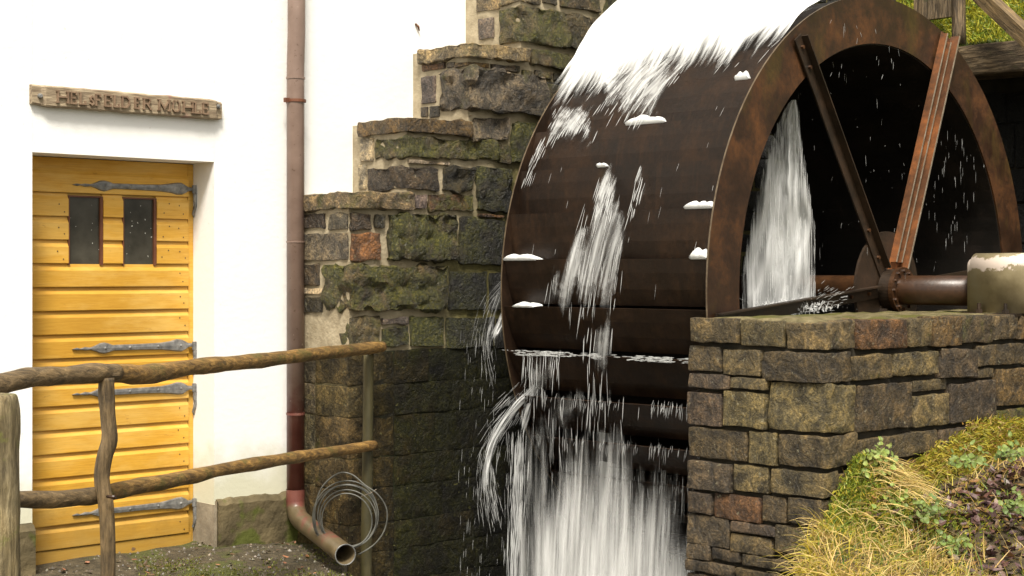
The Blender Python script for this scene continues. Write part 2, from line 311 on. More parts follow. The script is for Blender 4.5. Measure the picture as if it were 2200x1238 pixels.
# ================================================================== SETTING
YF = 7.39                     # house front
YB = 6.89                     # face of the stepped stone wall
XP = 5.88; YP = 4.275         # pier faces
GZ = -.07
b = MB(); n_ = 40; S_ = 300.0
for i in range(n_ + 1):
    for j in range(n_ + 1):
        x = -S_ + 2 * S_ * i / n_; y = -S_ + 2 * S_ * j / n_
        b.v.append((x, y, -1.6 + .4 * noise.noise(Vector((x * .02, y * .02, 0)))))
for i in range(n_):
    for j in range(n_):
        a = i * (n_ + 1) + j; b.f.append((a, a + n_ + 1, a + n_ + 2, a + 1)); b.m.append(0)
tag(b.build('ground', M['ground'], smooth=True), kind='structure')

def grid_sheet(name, mt, x0, x1, y0, y1, nx, ny, h, keep=None, kind='structure', skirt=None):
    b = MB(); idx = {}
    for i in range(nx + 1):
        for j in range(ny + 1):
            x = x0 + (x1 - x0) * i / nx; y = y0 + (y1 - y0) * j / ny
            idx[i, j] = len(b.v); b.v.append((x, y, h(x, y)))
    for i in range(nx):
        for j in range(ny):
            b.f.append((idx[i, j], idx[i+1, j], idx[i+1, j+1], idx[i, j+1])); b.m.append(0)
    return tag(b.build(name, mt, smooth=True), kind=kind)
grid_sheet('stream_water', M['stream'], -6, 14, -6, 6.85, 60, 40, lambda x, y: -1.12 + .02 * noise.noise(Vector((x * 3, y * 3, 0))))

EDGE = [(5.22, 7.2), (5.18, 6.86), (4.93, 6.55), (4.72, 6.22), (4.5, 5.98), (4.05, 5.4), (3.3, 4.6), (2.2, 3.6), (.6, 2.2), (-3, -.6), (-8, -4.5)]
def edge_x(y):
    for (xa, ya), (xb, yb) in zip(EDGE, EDGE[1:]):
        if yb <= y <= ya: t = (ya - y) / (ya - yb); return xa + (xb - xa) * t
    return EDGE[0][0] if y > EDGE[0][1] else EDGE[-1][0]
def terr(x, y):
    base = GZ + .05 * (noise.noise(Vector((x * 2.2, y * 2.2, 1))) * .5) + .016 * noise.noise(Vector((x * 11, y * 11, 3))) + .008 * noise.noise(Vector((x * 31, y * 31, 5)))
    return base - .02 * max(0, 7.2 - y)
b = MB(); rows = []
ys = [-4.5 + (4.5 + 5.0) * i / 20 for i in range(20)] + [5.0 + (7.66 - 5.0) * i / 60 for i in range(61)]
ts = [1 - (k / 70.0) ** 1.7 for k in range(71)]
for y in ys:
    ex = edge_x(y) + .03 * noise.noise(Vector((y * 7, 0, 0))); r = []
    for k, t in enumerate(reversed(ts)):
        x = -9 + (ex + 9) * t; r.append(len(b.v)); z = terr(x, y)
        if k >= len(ts) - 3: z -= (0, .012, .035)[k - len(ts) + 3]
        b.v.append((x, y, z))
    for d, zz in ((.015, -.35), (.04, -.8), (.0, -1.75)):
        r.append(len(b.v)); b.v.append((ex + d + .03 * noise.noise(Vector((y * 5, zz * 4, 0))), y, zz))
    rows.append(r)
for r0, r1 in zip(rows, rows[1:]):
    for k in range(len(r0) - 1): b.f.append((r0[k], r0[k+1], r1[k+1], r1[k])); b.m.append(0)
terrace = tag(fixnormals(b.build('terrace_ground', M['gravel'], smooth=True)), kind='structure')

def brink(t): return 5.97 - 2.1 * min(t, .33) - .25 * max(0, min(t, 1.3) - .33)
def bank_h(x, y):
    t = max(0.0, YP - y)
    z = .31 + .12 * max(0, min(x - 5.9, 2.4)) - .19 * t - .02 * t * t
    z += .05 * noise.noise(Vector((x * 2.4, y * 2.4, 4))) + .02 * noise.noise(Vector((x * 8, y * 8, 2)))
    e = brink(t) + .06 * noise.noise(Vector((y * 4, 1, 0)))
    if x < e:
        s = min(1.0, (e - x) / .5); s = s * s * (3 - 2 * s); z = z * (1 - s) + (-1.35) * s
    # mound of moss in the angle of the pier corner
    z += .25 * math.exp(-(((x - 6.11) / .19) ** 2 + ((y - 4.20) / .22) ** 2))
    return z
grid_sheet('grassy_bank', M['soil'], 4.7, 12.0, 0.6, 4.33, 146, 75, bank_h)
grid_sheet('far_bank', M['soil'], 2.0, 14.0, -8.0, 0.6, 40, 30, lambda x, y: bank_h(x, max(y, .6)) - .02)

# ------------------------------------------------------------------ rough stone pieces
def rough_stone(x0, x1, y0, y1, z0, z1, amp=.012, cell=.045, rad=.012, seed=0, fr=9.0, tilt=0.0):
    """axis-aligned rough block, rounded arrises, hewn faces; returns verts and faces around its own centre"""
    rr = random.Random(seed); c = Vector(((x0+x1)/2, (y0+y1)/2, (z0+z1)/2)); hx, hy, hz = (x1-x0)/2, (y1-y0)/2, (z1-z0)/2
    rad = min(rad, hx * .45, hy * .45, hz * .45)
    def ticks(h, mx):
        k = max(1, min(mx, int(round((2 * h - 2 * rad) / cell))))
        return [-h] + [-h + rad + (2 * h - 2 * rad) * i / k for i in range(k + 1)] + [h]
    tx, ty, tz = ticks(hx, 22), ticks(hy, 12), ticks(hz, 14)
    vs = []; fs = []; ind = {}; off = Vector((rr.uniform(-50, 50), rr.uniform(-50, 50), rr.uniform(-50, 50)))
    sh = [rr.uniform(-1, 1) for _ in range(6)]
    def V(i, j, k):
        if (i, j, k) in ind: return ind[i, j, k]
        p = Vector((tx[i], ty[j], tz[k])); q = Vector((max(-hx + rad, min(hx - rad, p.x)), max(-hy + rad, min(hy - rad, p.y)), max(-hz + rad, min(hz - rad, p.z))))
        d = p - q; nrm = d.normalized() if d.length > 1e-6 else Vector((0, 0, 0)); p = q + nrm * rad
        w = Vector(p) + c
        nz = .7 * noise.noise(w * fr + off) + .6 * noise.noise(w * fr * 2.3 + off) + .4 * noise.noise(w * fr * 5 + off); cr = abs(noise.noise(w * fr * .9 + off)) * 2 - .6
        p = p + nrm * amp * (nz * .9 + cr * .9) + Vector(noise.noise_vector(w * 6 + off)) * (amp * .35)
        p.z += min(hz * .10, .006) * sh[0] * (p.x / hx) * (1 if k else .6) + tilt * p.x; p.x += min(hx * .06, .006) * sh[1] * (p.z / hz)
        ind[i, j, k] = len(vs); vs.append(p); return ind[i, j, k]
    nx, ny, nz_ = len(tx) - 1, len(ty) - 1, len(tz) - 1
    for i in range(nx):
        for k in range(nz_):
            fs.append((V(i,0,k), V(i+1,0,k), V(i+1,0,k+1), V(i,0,k+1)))
    for j in range(ny):
        for k in range(nz_):
            fs.append((V(0,j,k), V(0,j,k+1), V(0,j+1,k+1), V(0,j+1,k))); fs.append((V(nx,j,k), V(nx,j+1,k), V(nx,j+1,k+1), V(nx,j,k+1)))
    for i in range(nx):
        for j in range(ny):
            fs.append((V(i,j,nz_), V(i+1,j,nz_), V(i+1,j+1,nz_), V(i,j+1,nz_))); fs.append((V(i,j,0), V(i,j+1,0), V(i+1,j+1,0), V(i+1,j,0)))
    return c, vs, fs
PAL = {'g': (.135, .115, .085), 'p': (.15, .12, .11), 't': (.24, .185, .105), 'o': (.17, .085, .034), 'd': (.046, .038, .020), 'k': (.024, .021, .010),
       'b': (.13, .085, .035), 'l': (.40, .34, .25), 'y': (.23, .17, .06), 'n': (.098, .076, .040), 'r': (.115, .062, .028), 'h': (.135, .107, .052), 'u': (.080, .060, .040)}
sseed = [100]
def stone(parent, mt, box_, pal, moss, amp=.012, cell=.045, rad=.012, fr=9.0, label=None):
    sseed[0] += 1
    c, vs, fs = rough_stone(*box_, amp=amp, cell=cell, rad=rad, seed=sseed[0], fr=fr)
    bb = MB(); bb.add(vs, fs); o = bb.build('stone', mt, smooth=True, loc=c); o.data.set_sharp_from_angle(angle=R_(28)); put(o, parent)
    p = PAL[pal]; k = .80 + .35 * rnd.random(); o.color = (p[0] * k, p[1] * k * (.96 + .08 * rnd.random()), p[2] * k, moss)
    if label: o['label'] = label
    return o

# ================================================================== STEPPED STONE WALL behind the wheel
butt = empty('stepped_stone_wall', (5.23, YB, -1.2))
tag(butt, 'stepped dark stone wall climbing behind the water wheel, beside the white house', 'wall')
STEPS = [(751, 410), (875, 250), (1006, 90), (1120, -72)]
sx = [onY(px, 400, YB).x for px, _ in STEPS]; sz = [onY(px, py, YB).z for px, py in STEPS]
b = MB(); xs_ = sx + [10.3]
prof = [(sx[0] + .002, -1.7)]
for i in range(4):
    prof += [(sx[i] + .002, sz[i] - .02), (xs_[i+1] + .002, sz[i] - .02)] if i < 3 else [(sx[3] + .002, 4.3), (10.3, 4.3)]
prof += [(10.3, -1.7)]
pp = []
for p in prof:
    if not pp or (abs(p[0]-pp[-1][0]) + abs(p[1]-pp[-1][1])) > 1e-6: pp.append(p)
b.extr(pp, 'y', YB + .008, YF + .25)
core = fixnormals(b.build('mortar_core', M['mortar'])); put(core, butt)
def bst(px0, py0, px1, py1, pal, moss=.2, ret=None, proud=.0, amp=.012, rad=.006, cell=.026):
    """a stone of the front face given by its outline in the wall plane; ret = how far it runs back round the corner (left edge of its return)"""
    a = onY(px0, (py0+py1)/2, YB); c = onY(px1, (py0+py1)/2, YB); m0 = onY((px0+px1)/2, py1, YB).z; m1 = onY((px0+px1)/2, py0, YB).z
    y1 = YB + .10; g = .003; xo = 0
    if ret is not None: y1 = min(onX(ret, (py0+py1)/2, a.x).y, YF + .02); xo = .016 + proud * .6
    moss = min(.8, moss + .10)
    return stone(butt, M['stone'], (a.x + g - xo, c.x - g, YB - .010 - proud - amp * .55, y1, m0 + g, m1 - g), pal, moss, amp=amp, rad=rad, cell=cell)
def rst(k, px0, py0, px1, py1, pal, moss=.1, amp=.008):
    """a stone of the return (left) face of step k"""
    X = sx[k]; a = onX(px0, (py0+py1)/2, X); c = onX(px1, (py0+py1)/2, X); m0 = onX((px0+px1)/2, py1, X).z; m1 = onX((px0+px1)/2, py0, X).z
    return stone(butt, M['stone'], (X - .010, X + .08, c.y + .003, min(a.y, YF + .02) - .003, m0 + .003, m1 - .003), pal, moss, amp=amp, rad=.005, cell=.03)
# step 1
bst(751, 413, 885, 451, 't', .42, ret=655, proud=.02, amp=.014); bst(888, 417, 916, 451, 'p', .1); bst(920, 417, 1015, 455, 'r', .62)
bst(1022, 358, 1098, 457, 'k', .55, amp=.02); bst(1026, 460, 1082, 468, 'o', .3)
rst(0, 652, 457, 700, 491, 'u', .1); rst(0, 708, 458, 749, 494, 'g', .1); bst(752, 457, 797, 494, 'u', .15, amp=.016); bst(803, 459, 827, 493, 'd', .2, amp=.016)
rst(0, 650, 501, 749, 561, 'g', .05); bst(754, 500, 816, 561, 'o', .25); bst(831, 459, 976, 562, 'd', .62, amp=.03, proud=.015); bst(985, 469, 1085, 570, 'k', .5, amp=.014)
rst(0, 652, 567, 688, 615, 'u', .1); rst(0, 652, 637, 694, 673, 'd', .1); rst(0, 654, 618, 700, 634, 'l', .05)
bst(752, 569, 956, 668, 'n', .62, ret=702, amp=.034, proud=.012); bst(963, 582, 1043, 667, 'k', .55); bst(1050, 584, 1090, 666, 'k', .45)
# step 2
bst(875, 256, 1008, 291, 'b', .25, ret=775, proud=.02, amp=.012); bst(1015, 253, 1090, 302, 'g', .25, amp=.02); bst(1097, 262, 1152, 352, 'k', .66, amp=.02)
rst(1, 775, 297, 804, 349, 'l', .0, .004); bst(875, 297, 1066, 343, 'n', .60, ret=808, amp=.02); bst(1070, 311, 1094, 352, 'n', .4)
bst(877, 344, 966, 355, 'l', .05, amp=.006); rst(1, 771, 354, 789, 409, 'l', 0, .004)
bst(875, 359, 941, 410, 'u', .12, ret=791, amp=.016); bst(950, 360, 1017, 412, 'd', .35, amp=.022)
# step 3
bst(1006, 99, 1132, 131, 't', .28, ret=907, proud=.025, amp=.016); bst(1138, 111, 1231, 146, 'n', .62, proud=.012); bst(1236, 119, 1266, 147, 'd', .5)
rst(2, 909, 136, 958, 151, 'r', .0, .004); rst(2, 961, 134, 978, 147, 'u', 0, .004); bst(1006, 133, 1049, 146, 'b', .2, ret=979, amp=.008); bst(1054, 139, 1116, 154, 'u', .25, amp=.008)
bst(1121, 150, 1145, 166, 'n', .5, amp=.006); bst(1148, 152, 1184, 170, 'n', .5, amp=.006); bst(1188, 157, 1220, 176, 'd', .5, amp=.006)
rst(2, 905, 163, 937, 223, 'p', .0); rst(2, 924, 228, 946, 253, 'd', .05, .005); rst(2, 905, 229, 921, 252, 'u', .05, .005)
bst(1006, 155, 1167, 243, 'g', .30, ret=946, amp=.034, proud=.015, cell=.035); bst(1174, 181, 1210, 248, 'd', .5)
bst(1008, 247, 1012, 251, 't', .1, amp=.003)
# step 4
rst(3, 1029, 40, 1062, 86, 'p', .1); bst(1120, 24, 1263, 102, 'n', .52, ret=1076, amp=.024, proud=.01); rst(3, 1024, -10, 1074, 26, 't', .1)
bst(1120, -30, 1160, 10, 't', .3, ret=1078); bst(1164, -34, 1196, 11, 'd', .3); bst(1202, -20, 1287, 22, 'n', .45); bst(1268, 38, 1296, 54, 'n', .5, amp=.006); bst(1268, 58, 1296, 66, 'y', .4, amp=.004)
bst(1271, 70, 1298, 98, 'd', .5, amp=.008); bst(1299, -22, 1372, 46, 'k', .7, amp=.022); bst(1378, -22, 1440, 30, 'd', .6)
bst(1120, -78, 1230, -38, 't', .3, ret=1030); bst(1234, -78, 1330, -40, 'n', .4)
# below the string course: older, soaked masonry in large blocks
for (a, c, y0, y1, pal, ms) in [(751, 814, 679, 742, 'n', .5), (818, 876, 682, 699, 'p', .1), (818, 876, 702, 745, 'k', .55), (880, 953, 680, 745, 'k', .72), (958, 1060, 681, 748, 'k', .6), (1064, 1150, 681, 748, 'k', .4)]:
    bst(a, y0, c, y1, pal, ms, amp=.01)
lz = onY(900, 750, YB).z
zc_ = lz
b = MB(); b.box((sx[0] - .003, YB - .004, -1.7), (10.25, YF + .02, lz - .003)); put(b.build('soaked_render', M['wetwall']), butt)
while zc_ > -1.25:      # soaked lower courses
    h = rnd.uniform(.15, .25); x = sx[0]; z0 = zc_ - h
    pal = rnd.choice('nnh'); stone(butt, M['lowstone'], (x - .012, x + .299, YB - .008, YB + .30, z0 + .002, zc_ - .002), pal, .35, amp=.006, rad=.006, cell=.04)
    stone(butt, M['lowstone'], (x - .010, x + .08, YB + .303, YF + .02, z0 + .003, zc_ - .003), rnd.choice('nhg'), .25, amp=.008, rad=.006, cell=.04)
    x += .30
    while x < 7.6:
        wd = rnd.uniform(.24, .6); stone(butt, M['lowstone'], (x + .001, x + wd - .001, YB - .010 - rnd.uniform(-.002, .003), YB + .1, z0 + .001, zc_ - .001), rnd.choice('kkd') if x > 5.55 else rnd.choice('dn'), rnd.uniform(.55, .72), amp=.006, rad=.004, cell=.045); x += wd
    zc_ = z0
b = MB(); zc_ = lz + .02; row = 0      # courses behind the wheel, shade put into their near-black colour
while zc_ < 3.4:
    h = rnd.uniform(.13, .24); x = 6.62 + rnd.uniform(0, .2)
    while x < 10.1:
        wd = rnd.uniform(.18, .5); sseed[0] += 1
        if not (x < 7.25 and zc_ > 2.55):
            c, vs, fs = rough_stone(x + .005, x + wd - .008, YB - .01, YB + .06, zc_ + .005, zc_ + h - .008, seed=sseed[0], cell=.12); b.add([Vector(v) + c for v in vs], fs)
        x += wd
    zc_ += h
o = b.build('shade_toned_stone_courses', M['stone'], smooth=True); put(o, butt); o.color = (.02, .018, .011, .5); o['kind'] = 'stuff'

# ================================================================== STONE PIER that carries the axle
pier = empty('stone_pier', (XP, YP, -1.2)); tag(pier, 'low squared-stone pier with mossy corner carrying the wheel axle', 'wall')
YPB = onX(1484, 800, XP).y; ZT = onX(1600, 685, XP).z
b = MB(); b.box((XP + .03, YP + .03, -1.7), (12.0, YPB - .03, ZT - .045)); put(b.build('rubble_core', M['joint']), pier)
def pst(px0, py0, px1, py1, pal, moss=.15, amp=.009, wrap=None, rad=.0065):
    """stone on the left face (plane X=XP); wrap: right-hand pixel edge where a corner block ends on the other face"""
    a = onX(px0, (py0+py1)/2, XP); c = onX(px1, (py0+py1)/2, XP); z0 = onX((px0+px1)/2, py1, XP).z; z1 = onX((px0+px1)/2, py0, XP).z
    x1 = XP + .14; ya = c.y; off = rnd.uniform(-.008, .008)
    if wrap: x1 = onY(wrap, (py0+py1)/2, YP).x; ya = YP - .008
    return stone(pier, M['pier_stone'], (XP - .008 + off, x1 - .004, ya + .004, a.y - .004, z0 + .0035, z1 - .0035), pal, moss, amp=amp * .6, rad=rad, fr=10, cell=.032)
def pfr(px0, py0, px1, py1, pal, moss=.15, amp=.010):
    a = onY(px0, (py0+py1)/2, YP); c = onY(px1, (py0+py1)/2, YP); z0 = onY((px0+px1)/2, py1, YP).z; z1 = onY((px0+px1)/2, py0, YP).z; off = rnd.uniform(-.010, .008)
    return stone(pier, M['pier_stone'], (a.x + .004, c.x - .004, YP - .008 + off, YP + .16, z0 + .0035, z1 - .0035), pal, moss, amp=amp * .6, fr=10, rad=.0065, cell=.032)
K = 1772
for s in [(1484,682,1587,738,'h',.15),(1590,687,1684,746,'h',.3),(1478,742,1549,800,'n',.15),(1551,748,1635,808,'h',.2),
          (1479,803,1569,836,'u',.2),(1571,811,1649,838,'n',.2),(1475,840,1551,915,'u',.1),(1554,842,1646,921,'h',.15),
          (1476,919,1605,988,'n',.25),(1608,928,1670,1001,'h',.2),(1477,991,1572,1056,'u',.15),(1574,1001,1652,1061,'h',.2),
          (1478,1055,1531,1104,'u',.1),(1533,1063,1634,1121,'r',.22),(1637,1067,1691,1125,'n',.2),(1694,1070,1770,1129,'n',.25),
          (1474,1107,1567,1175,'u',.1),(1571,1124,1670,1149,'u',.2),(1569,1151,1661,1193,'n',.2),(1666,1131,1770,1194,'n',.25),
          (1474,1166,1526,1204,'u',.1),(1529,1180,1591,1208,'u',.2),(1595,1195,1700,1224,'n',.25),(1702,1200,1770,1236,'n',.3),(1474,1207,1577,1234,'u',.2),(1580,1226,1690,1256,'n',.2),
          (1474,1238,1600,1280,'u',.1),(1604,1260,1770,1300,'u',.2),(1474,1284,1560,1330,'n',.1)]:
    pst(*s)
for s in [(1688,690,K,753,'h',.3,.012,1838),(1639,754,K,822,'n',.3,.012,1830),(1650,824,K,930,'h',.28,.014,1838),(1672,933,K,1005,'n',.25,.012,1842),(1657,1009,K,1066,'n',.35,.010,1802)]:
    pst(*s[:7], wrap=s[7])
for s in [(1843,685,1945,751,'r',.22),(1950,683,1997,747,'h',.35),(2001,679,2064,745,'b',.25),(2066,677,2132,738,'n',.5),(2134,676,2184,731,'n',.3),(2187,675,2260,728,'b',.2),
          (1834,761,1916,816,'h',.3),(1919,755,2015,808,'h',.2),(2018,748,2097,813,'u',.15),(2100,738,2197,786,'n',.3),(2098,789,2137,813,'n',.2),(2139,790,2230,872,'b',.25),(2200,732,2260,784,'n',.2),
          (1842,823,1960,925,'n',.3),(1962,815,2035,842,'n',.2),(1962,847,2037,917,'h',.35),(2039,819,2137,905,'u',.15),(2140,876,2230,950,'n',.6),
          (1846,932,2014,985,'n',.2),(2016,917,2104,966,'u',.2),(2108,908,2200,955,'n',.6),(1806,1009,1922,1050,'n',.3),(1924,985,2038,1024,'r',.2),(2041,971,2123,1003,'u',.2),(1978,1028,2110,1050,'u',.3),(1806,1056,1970,1110,'n',.3)]:
    pfr(*s)
zz = ZT - .012      # the same wall runs on to the right
while zz > .35:
    h = rnd.uniform(.11, .17); x = 7.86 + rnd.uniform(0, .05)
    while x < 10.2:
        wd = rnd.uniform(.16, .4); stone(pier, M['pier_stone'], (x + .004, x + wd - .004, YP - .010 + rnd.uniform(-.008, .008), YP + .12, zz - h + .0035, zz - .0035), rnd.choice('nnhub'), .3, amp=.007, rad=.0065, fr=10, cell=.06); x += wd
    zz -= h
b = MB()     # earth and moss on top of the pier
nx, ny = 70, 14
for i in range(nx + 1):
    for j in range(ny + 1):
        x = XP + .015 + (11.9 - XP) * (i / nx) ** 1.6; y = YP + .015 + (YPB - YP - .03) * j / ny
        e = min(1, min(j, ny - j) / 2, i / 2); b.v.append((x, y, ZT - .022 + .024 * e + .012 * e * noise.noise(Vector((x * 9, y * 9, 0)))))
for i in range(nx):
    for j in range(ny):
        a = i * (ny + 1) + j; b.f.append((a, a + ny + 1, a + ny + 2, a + 1)); b.m.append(0)
M['piertop'] = simple('damp_pier_top', (.06, .05, .015), (.22, .18, .09), 14, .6, .8, .015, coord='World', spots=((.085, .08, .012), 4, .52))
put(b.build('mossy_top', M['piertop'], smooth=True), pier)

# ================================================================== MILL HOUSE
house = empty('mill_house', (4.1, YF, GZ)); tag(house, 'white plastered mill house with ochre plank door', 'building')
DX0, DX1, DZT = 3.645, 4.689, 2.012; YD = 7.61; DZB = -.072
def plaster_panel(bb, x0, x1, z0, z1):
    bb.box((x0, YF, z0), (x1, YF + .40, z1))
b = MB(); XL, XR, ZH = -4.0, 8.2, 5.6
def rev(x0, x1, z0, z1): plaster_panel(b, x0, x1, z0, z1)
rev(XL, DX0, -1.0, ZH); rev(DX1, XR, -1.0, ZH); rev(DX0 - .0005, DX1 + .0005, DZT, ZH - .001)
put(b.build('plaster_wall', M['plaster']), house)
b = MB(); b.box((XL, YF + .42, -1.0), (XR, YF + .5, ZH)); put(b.build('inner_wall', M['plaster']), house)
b = MB()     # plinths
def wavy_plinth(bb, x0, x1, zt, y0, seed):
    n = 24; vs = []
    for i in range(n + 1):
        x = x0 + (x1 - x0) * i / n; t = zt + .025 * noise.noise(Vector((x * 7, seed, 0))) + .01 * noise.noise(Vector((x * 25, seed, 0)))
        for (y, z) in ((y0, -.6), (y0 + .004 * noise.noise(Vector((x * 9, 2, seed))), t - .03), (y0 + .02, t - .004), (YF + .01, t + .006)): vs.append((x, y, z))
    fs = [(i*4+k, i*4+4+k, i*4+5+k, i*4+1+k) for i in range(n) for k in range(3)]; fs += [(0, 1, 2, 3), (n*4+3, n*4+2, n*4+1, n*4)]
    bb.add(vs, fs)
px = onY(470, 1100, YF - .03).x
wavy_plinth(b, px, 5.24, onY(540, 1065, YF).z, YF - .035, 3); wavy_plinth(b, XL, DX0 - .006, onY(60, 1128, YF).z, YF - .05, 9)
put(fixnormals(b.build('plinth', M['plinth'])), house)
b = MB(); zj = onY(450, 1078, YF).z
b.box((DX1 + .004, YF - .022, -.4), (px - .006, YF + .02, zj)); b.box((DX1 - .004, YF - .008, -.4), (DX1 + .05, YD, zj - .02))
put(b.build('jamb_base', M['concrete']), house)
door = MB(); door.box((DX0 + .005, YD + .0, DZB), (DX1 - .002, YD + .05, DZT - .003)); door = door.build('door', M['door']); put(door, house)
fr = MB(); fr.box((DX1 - .034, YD - .012, DZB), (DX1 - .002, YD + .001, DZT - .004)); fr.box((DX0 + .004, YD - .012, 1.955), (DX1 - .036, YD + .001, DZT - .004))
o = fr.build('door_frame', M['door']); put(o, door)
PR = [(YD - .001, 0), (YD - .024, 0), (YD - .026, .004), (YD - .026, .086), (YD - .014, .104), (YD - .010, .1195), (YD - .001, .1195)]
wx = [(onY(148, 500, YD - .02).x, onY(220, 500, YD - .02).x), (onY(265, 500, YD - .02).x, onY(335, 500, YD - .02).x)]
pitch = .1219; L0 = 1.829; PX0, PX1 = DX0 + .012, DX1 - .038
def plank(x0, x1, z0, hgt=None, nails=True):
    bb = MB(); pr = [(y, z0 + z) for y, z in PR]
    if hgt: pr = [(y, z0 + (z if z < .05 else hgt - (.1195 - z))) for y, z in PR]
    j = rnd.uniform(-.0015, .0015); bb.extr([(y + j, z) for y, z in pr], 'x', x0, x1, 0)
    if nails:
        for xx, zz in ((x0 + .035, .03), (x0 + .075, .075), (x1 - .03, .028), (x1 - .06, .068)):
            xx += rnd.uniform(-.008, .008); zz += rnd.uniform(-.008, .008) + z0
            vs = [(xx + .0042 * math.cos(a * math.pi / 3), YD - .0275, zz + .0042 * math.sin(a * math.pi / 3)) for a in range(6)]; bb.add(vs, [(0,1,2,3,4,5)], 1)
    o = bb.build('plank', [M['door'], M['nail']]); put(o, door); return o
plank(PX0, PX1, L0 + .001, hgt=.128)
for i in range(1, 16):
    z0 = L0 - pitch * i + .001
    if i in (1, 2, 3):
        plank(PX0, wx[0][0] - .004, z0); plank(wx[0][1] + .004, wx[1][0] - .004, z0, nails=False); plank(wx[1][1] + .004, PX1, z0)
    else: plank(PX0, PX1, z0)
bb = MB(); bb.box((PX0, YD - .018, DZB - .03), (PX1 + .02, YD - .001, -.003)); put(bb.build('kick_board', M['door']), door)
zt, zb = L0 - .012, L0 - 3 * pitch - .008
for (a, c) in wx:
    bb = MB(); bb.box((a, YD - .008, zb), (c, YD - .003, zt)); o = bb.build('window_pane', M['glass']); put(o, door)
    bb = MB(); bb.box((c - .013, YD - .022, zb + .001), (c + .003, YD - .0085, zt - .001)); bb.box((a - .003, YD - .022, zb + .001), (a + .004, YD - .0085, zt - .001)); bb.box((a + .005, YD - .021, zt - .008), (c - .014, YD - .0085, zt - .001))
    put(bb.build('window_frame', M['brownframe']), door)
# strap hinges
for zc, jit in ((1.872, 0), (1.020, .003), (.792, -.002), (.166, .002)):
    bb = MB(); x0, x1 = onY(155, 500, YD - .03).x, PX1 - .005
    prof = [(0, 0), (.03, .007), (.045, .003), (.075, .009), (.105, .006), (.135, .016), (.16, .027), (.185, .030), (.21, .024), (.235, .015), (.26, .0155), (.40, .016), (.52, .019), (.58, .026), (.62, .034), (.65, .033), (.67, .024), (.69, .011), (.72, .010)]
    sc = (x1 + .03 - x0) / .72; vs = []; yb, yf = YD - .0255, YD - .037
    for t, hh in prof:
        wv = .0025 * noise.noise(Vector((t * 30, zc, 0)))
        for (y, s) in ((yb, -1), (yf, -.8), (yf - .002, 0), (yf, .8), (yb, 1)): vs.append((x0 + t * sc, y, zc + hh * s + wv + jit))
    fs = [(i*5+k, i*5+5+k, i*5+6+k, i*5+1+k) for i in range(len(prof)-1) for k in range(4)]; bb.add(vs, fs)
    for t in (.185, .33, .50, .64):
        cc = Vector((x0 + t * sc, yf - .003, zc + jit)); vs = [cc + Vector((.008 * math.cos(a * math.pi / 4), .001, .008 * math.sin(a * math.pi / 4))) for a in range(8)] + [cc + Vector((0, -.005, 0))]
        bb.add(vs, [(k, (k + 1) % 8, 8) for k in range(8)])
    xx = DX1 - .012
    bb.tube([(xx, YD - .04, zc - .022), (xx, YD - .04, zc + .022)], .012, 10); bb.tube([(xx + .004, YD - .04, zc - .07), (xx + .004, YD - .04, zc - .024)], [.010, .0115], 10)
    bb.tube([(xx + .004, YD - .04, zc - .06), (xx + .006, YD - .042, zc - .09), (xx - .002, YD - .03, zc - .135), (xx + .01, YD - .02, zc - .15)], [.009, .009, .006, .005], 8)
    o = bb.build('strap_hinge', M['iron']); put(o, door)
b = MB(); c = onY(895, 58, YF); b.tube([c + Vector((-.012, -.004, .018)), c + Vector((0, -.016, 0)), c + Vector((.012, -.012, -.024))], [.006, .008, .004], 6); put(b.build('rusty_wall_hook', M['spoke']), house)

# ---- carved sign
YS = YF - .045
sgn = empty('carved_name_board', ((3.65 + 4.72) / 2, YF, 2.29)); tag(sgn, 'weathered wooden name board with carved letters fixed above the ochre door', 'sign')
xa, xb = onY(72, 205, YS).x, onY(480, 240, YS).x; z0, z1 = 2.238, 2.343
b = MB(); n = 48; vs = []
for i in range(n + 1):
    t = i / n; x = xa + (xb - xa) * t; e = .004 * noise.noise(Vector((x * 9, 5, 0))) + .003 * noise.noise(Vector((x * 27, 5, 0))); e2 = .004 * noise.noise(Vector((x * 9, 15, 0))) + .003 * noise.noise(Vector((x * 27, 15, 0)))
    th = .004 + (.0 if .06 < t < .965 else .014); lo = .012 * max(0, 1 - t / .07); hi = .010 * max(0, (t - .93) / .07)
    for (y, z) in ((YF, z0 + e2 + lo), (YS + th, z0 + e2 + lo), (YS + th - .004, z0 + .006 + e2 + lo), (YS + th - .004, z1 - .008 + e - hi), (YS + th + .004, z1 + e - hi), (YF, z1 + e - hi)): vs.append((x, y, z))
fs = [(i*6+k, i*6+6+k, i*6+7+k, i*6+1+k) for i in range(n) for k in range(5)]; fs += [tuple(range(6)), tuple(n*6 + k for k in range(6))[::-1]]
b.add(vs, fs); put(fixnormals(b.build('board', M['sign'])), sgn)
for px_, py_ in ((88, 206), (470, 229)):
    c = onY(px_, py_, YS); b = MB(); b.tube([c + Vector((0, .018, 0)), c + Vector((0, .002, 0)), c + Vector((0, -.006, 0))], [.013, .012, .007], 10); put(b.build('bolt', M['iron']), sgn)
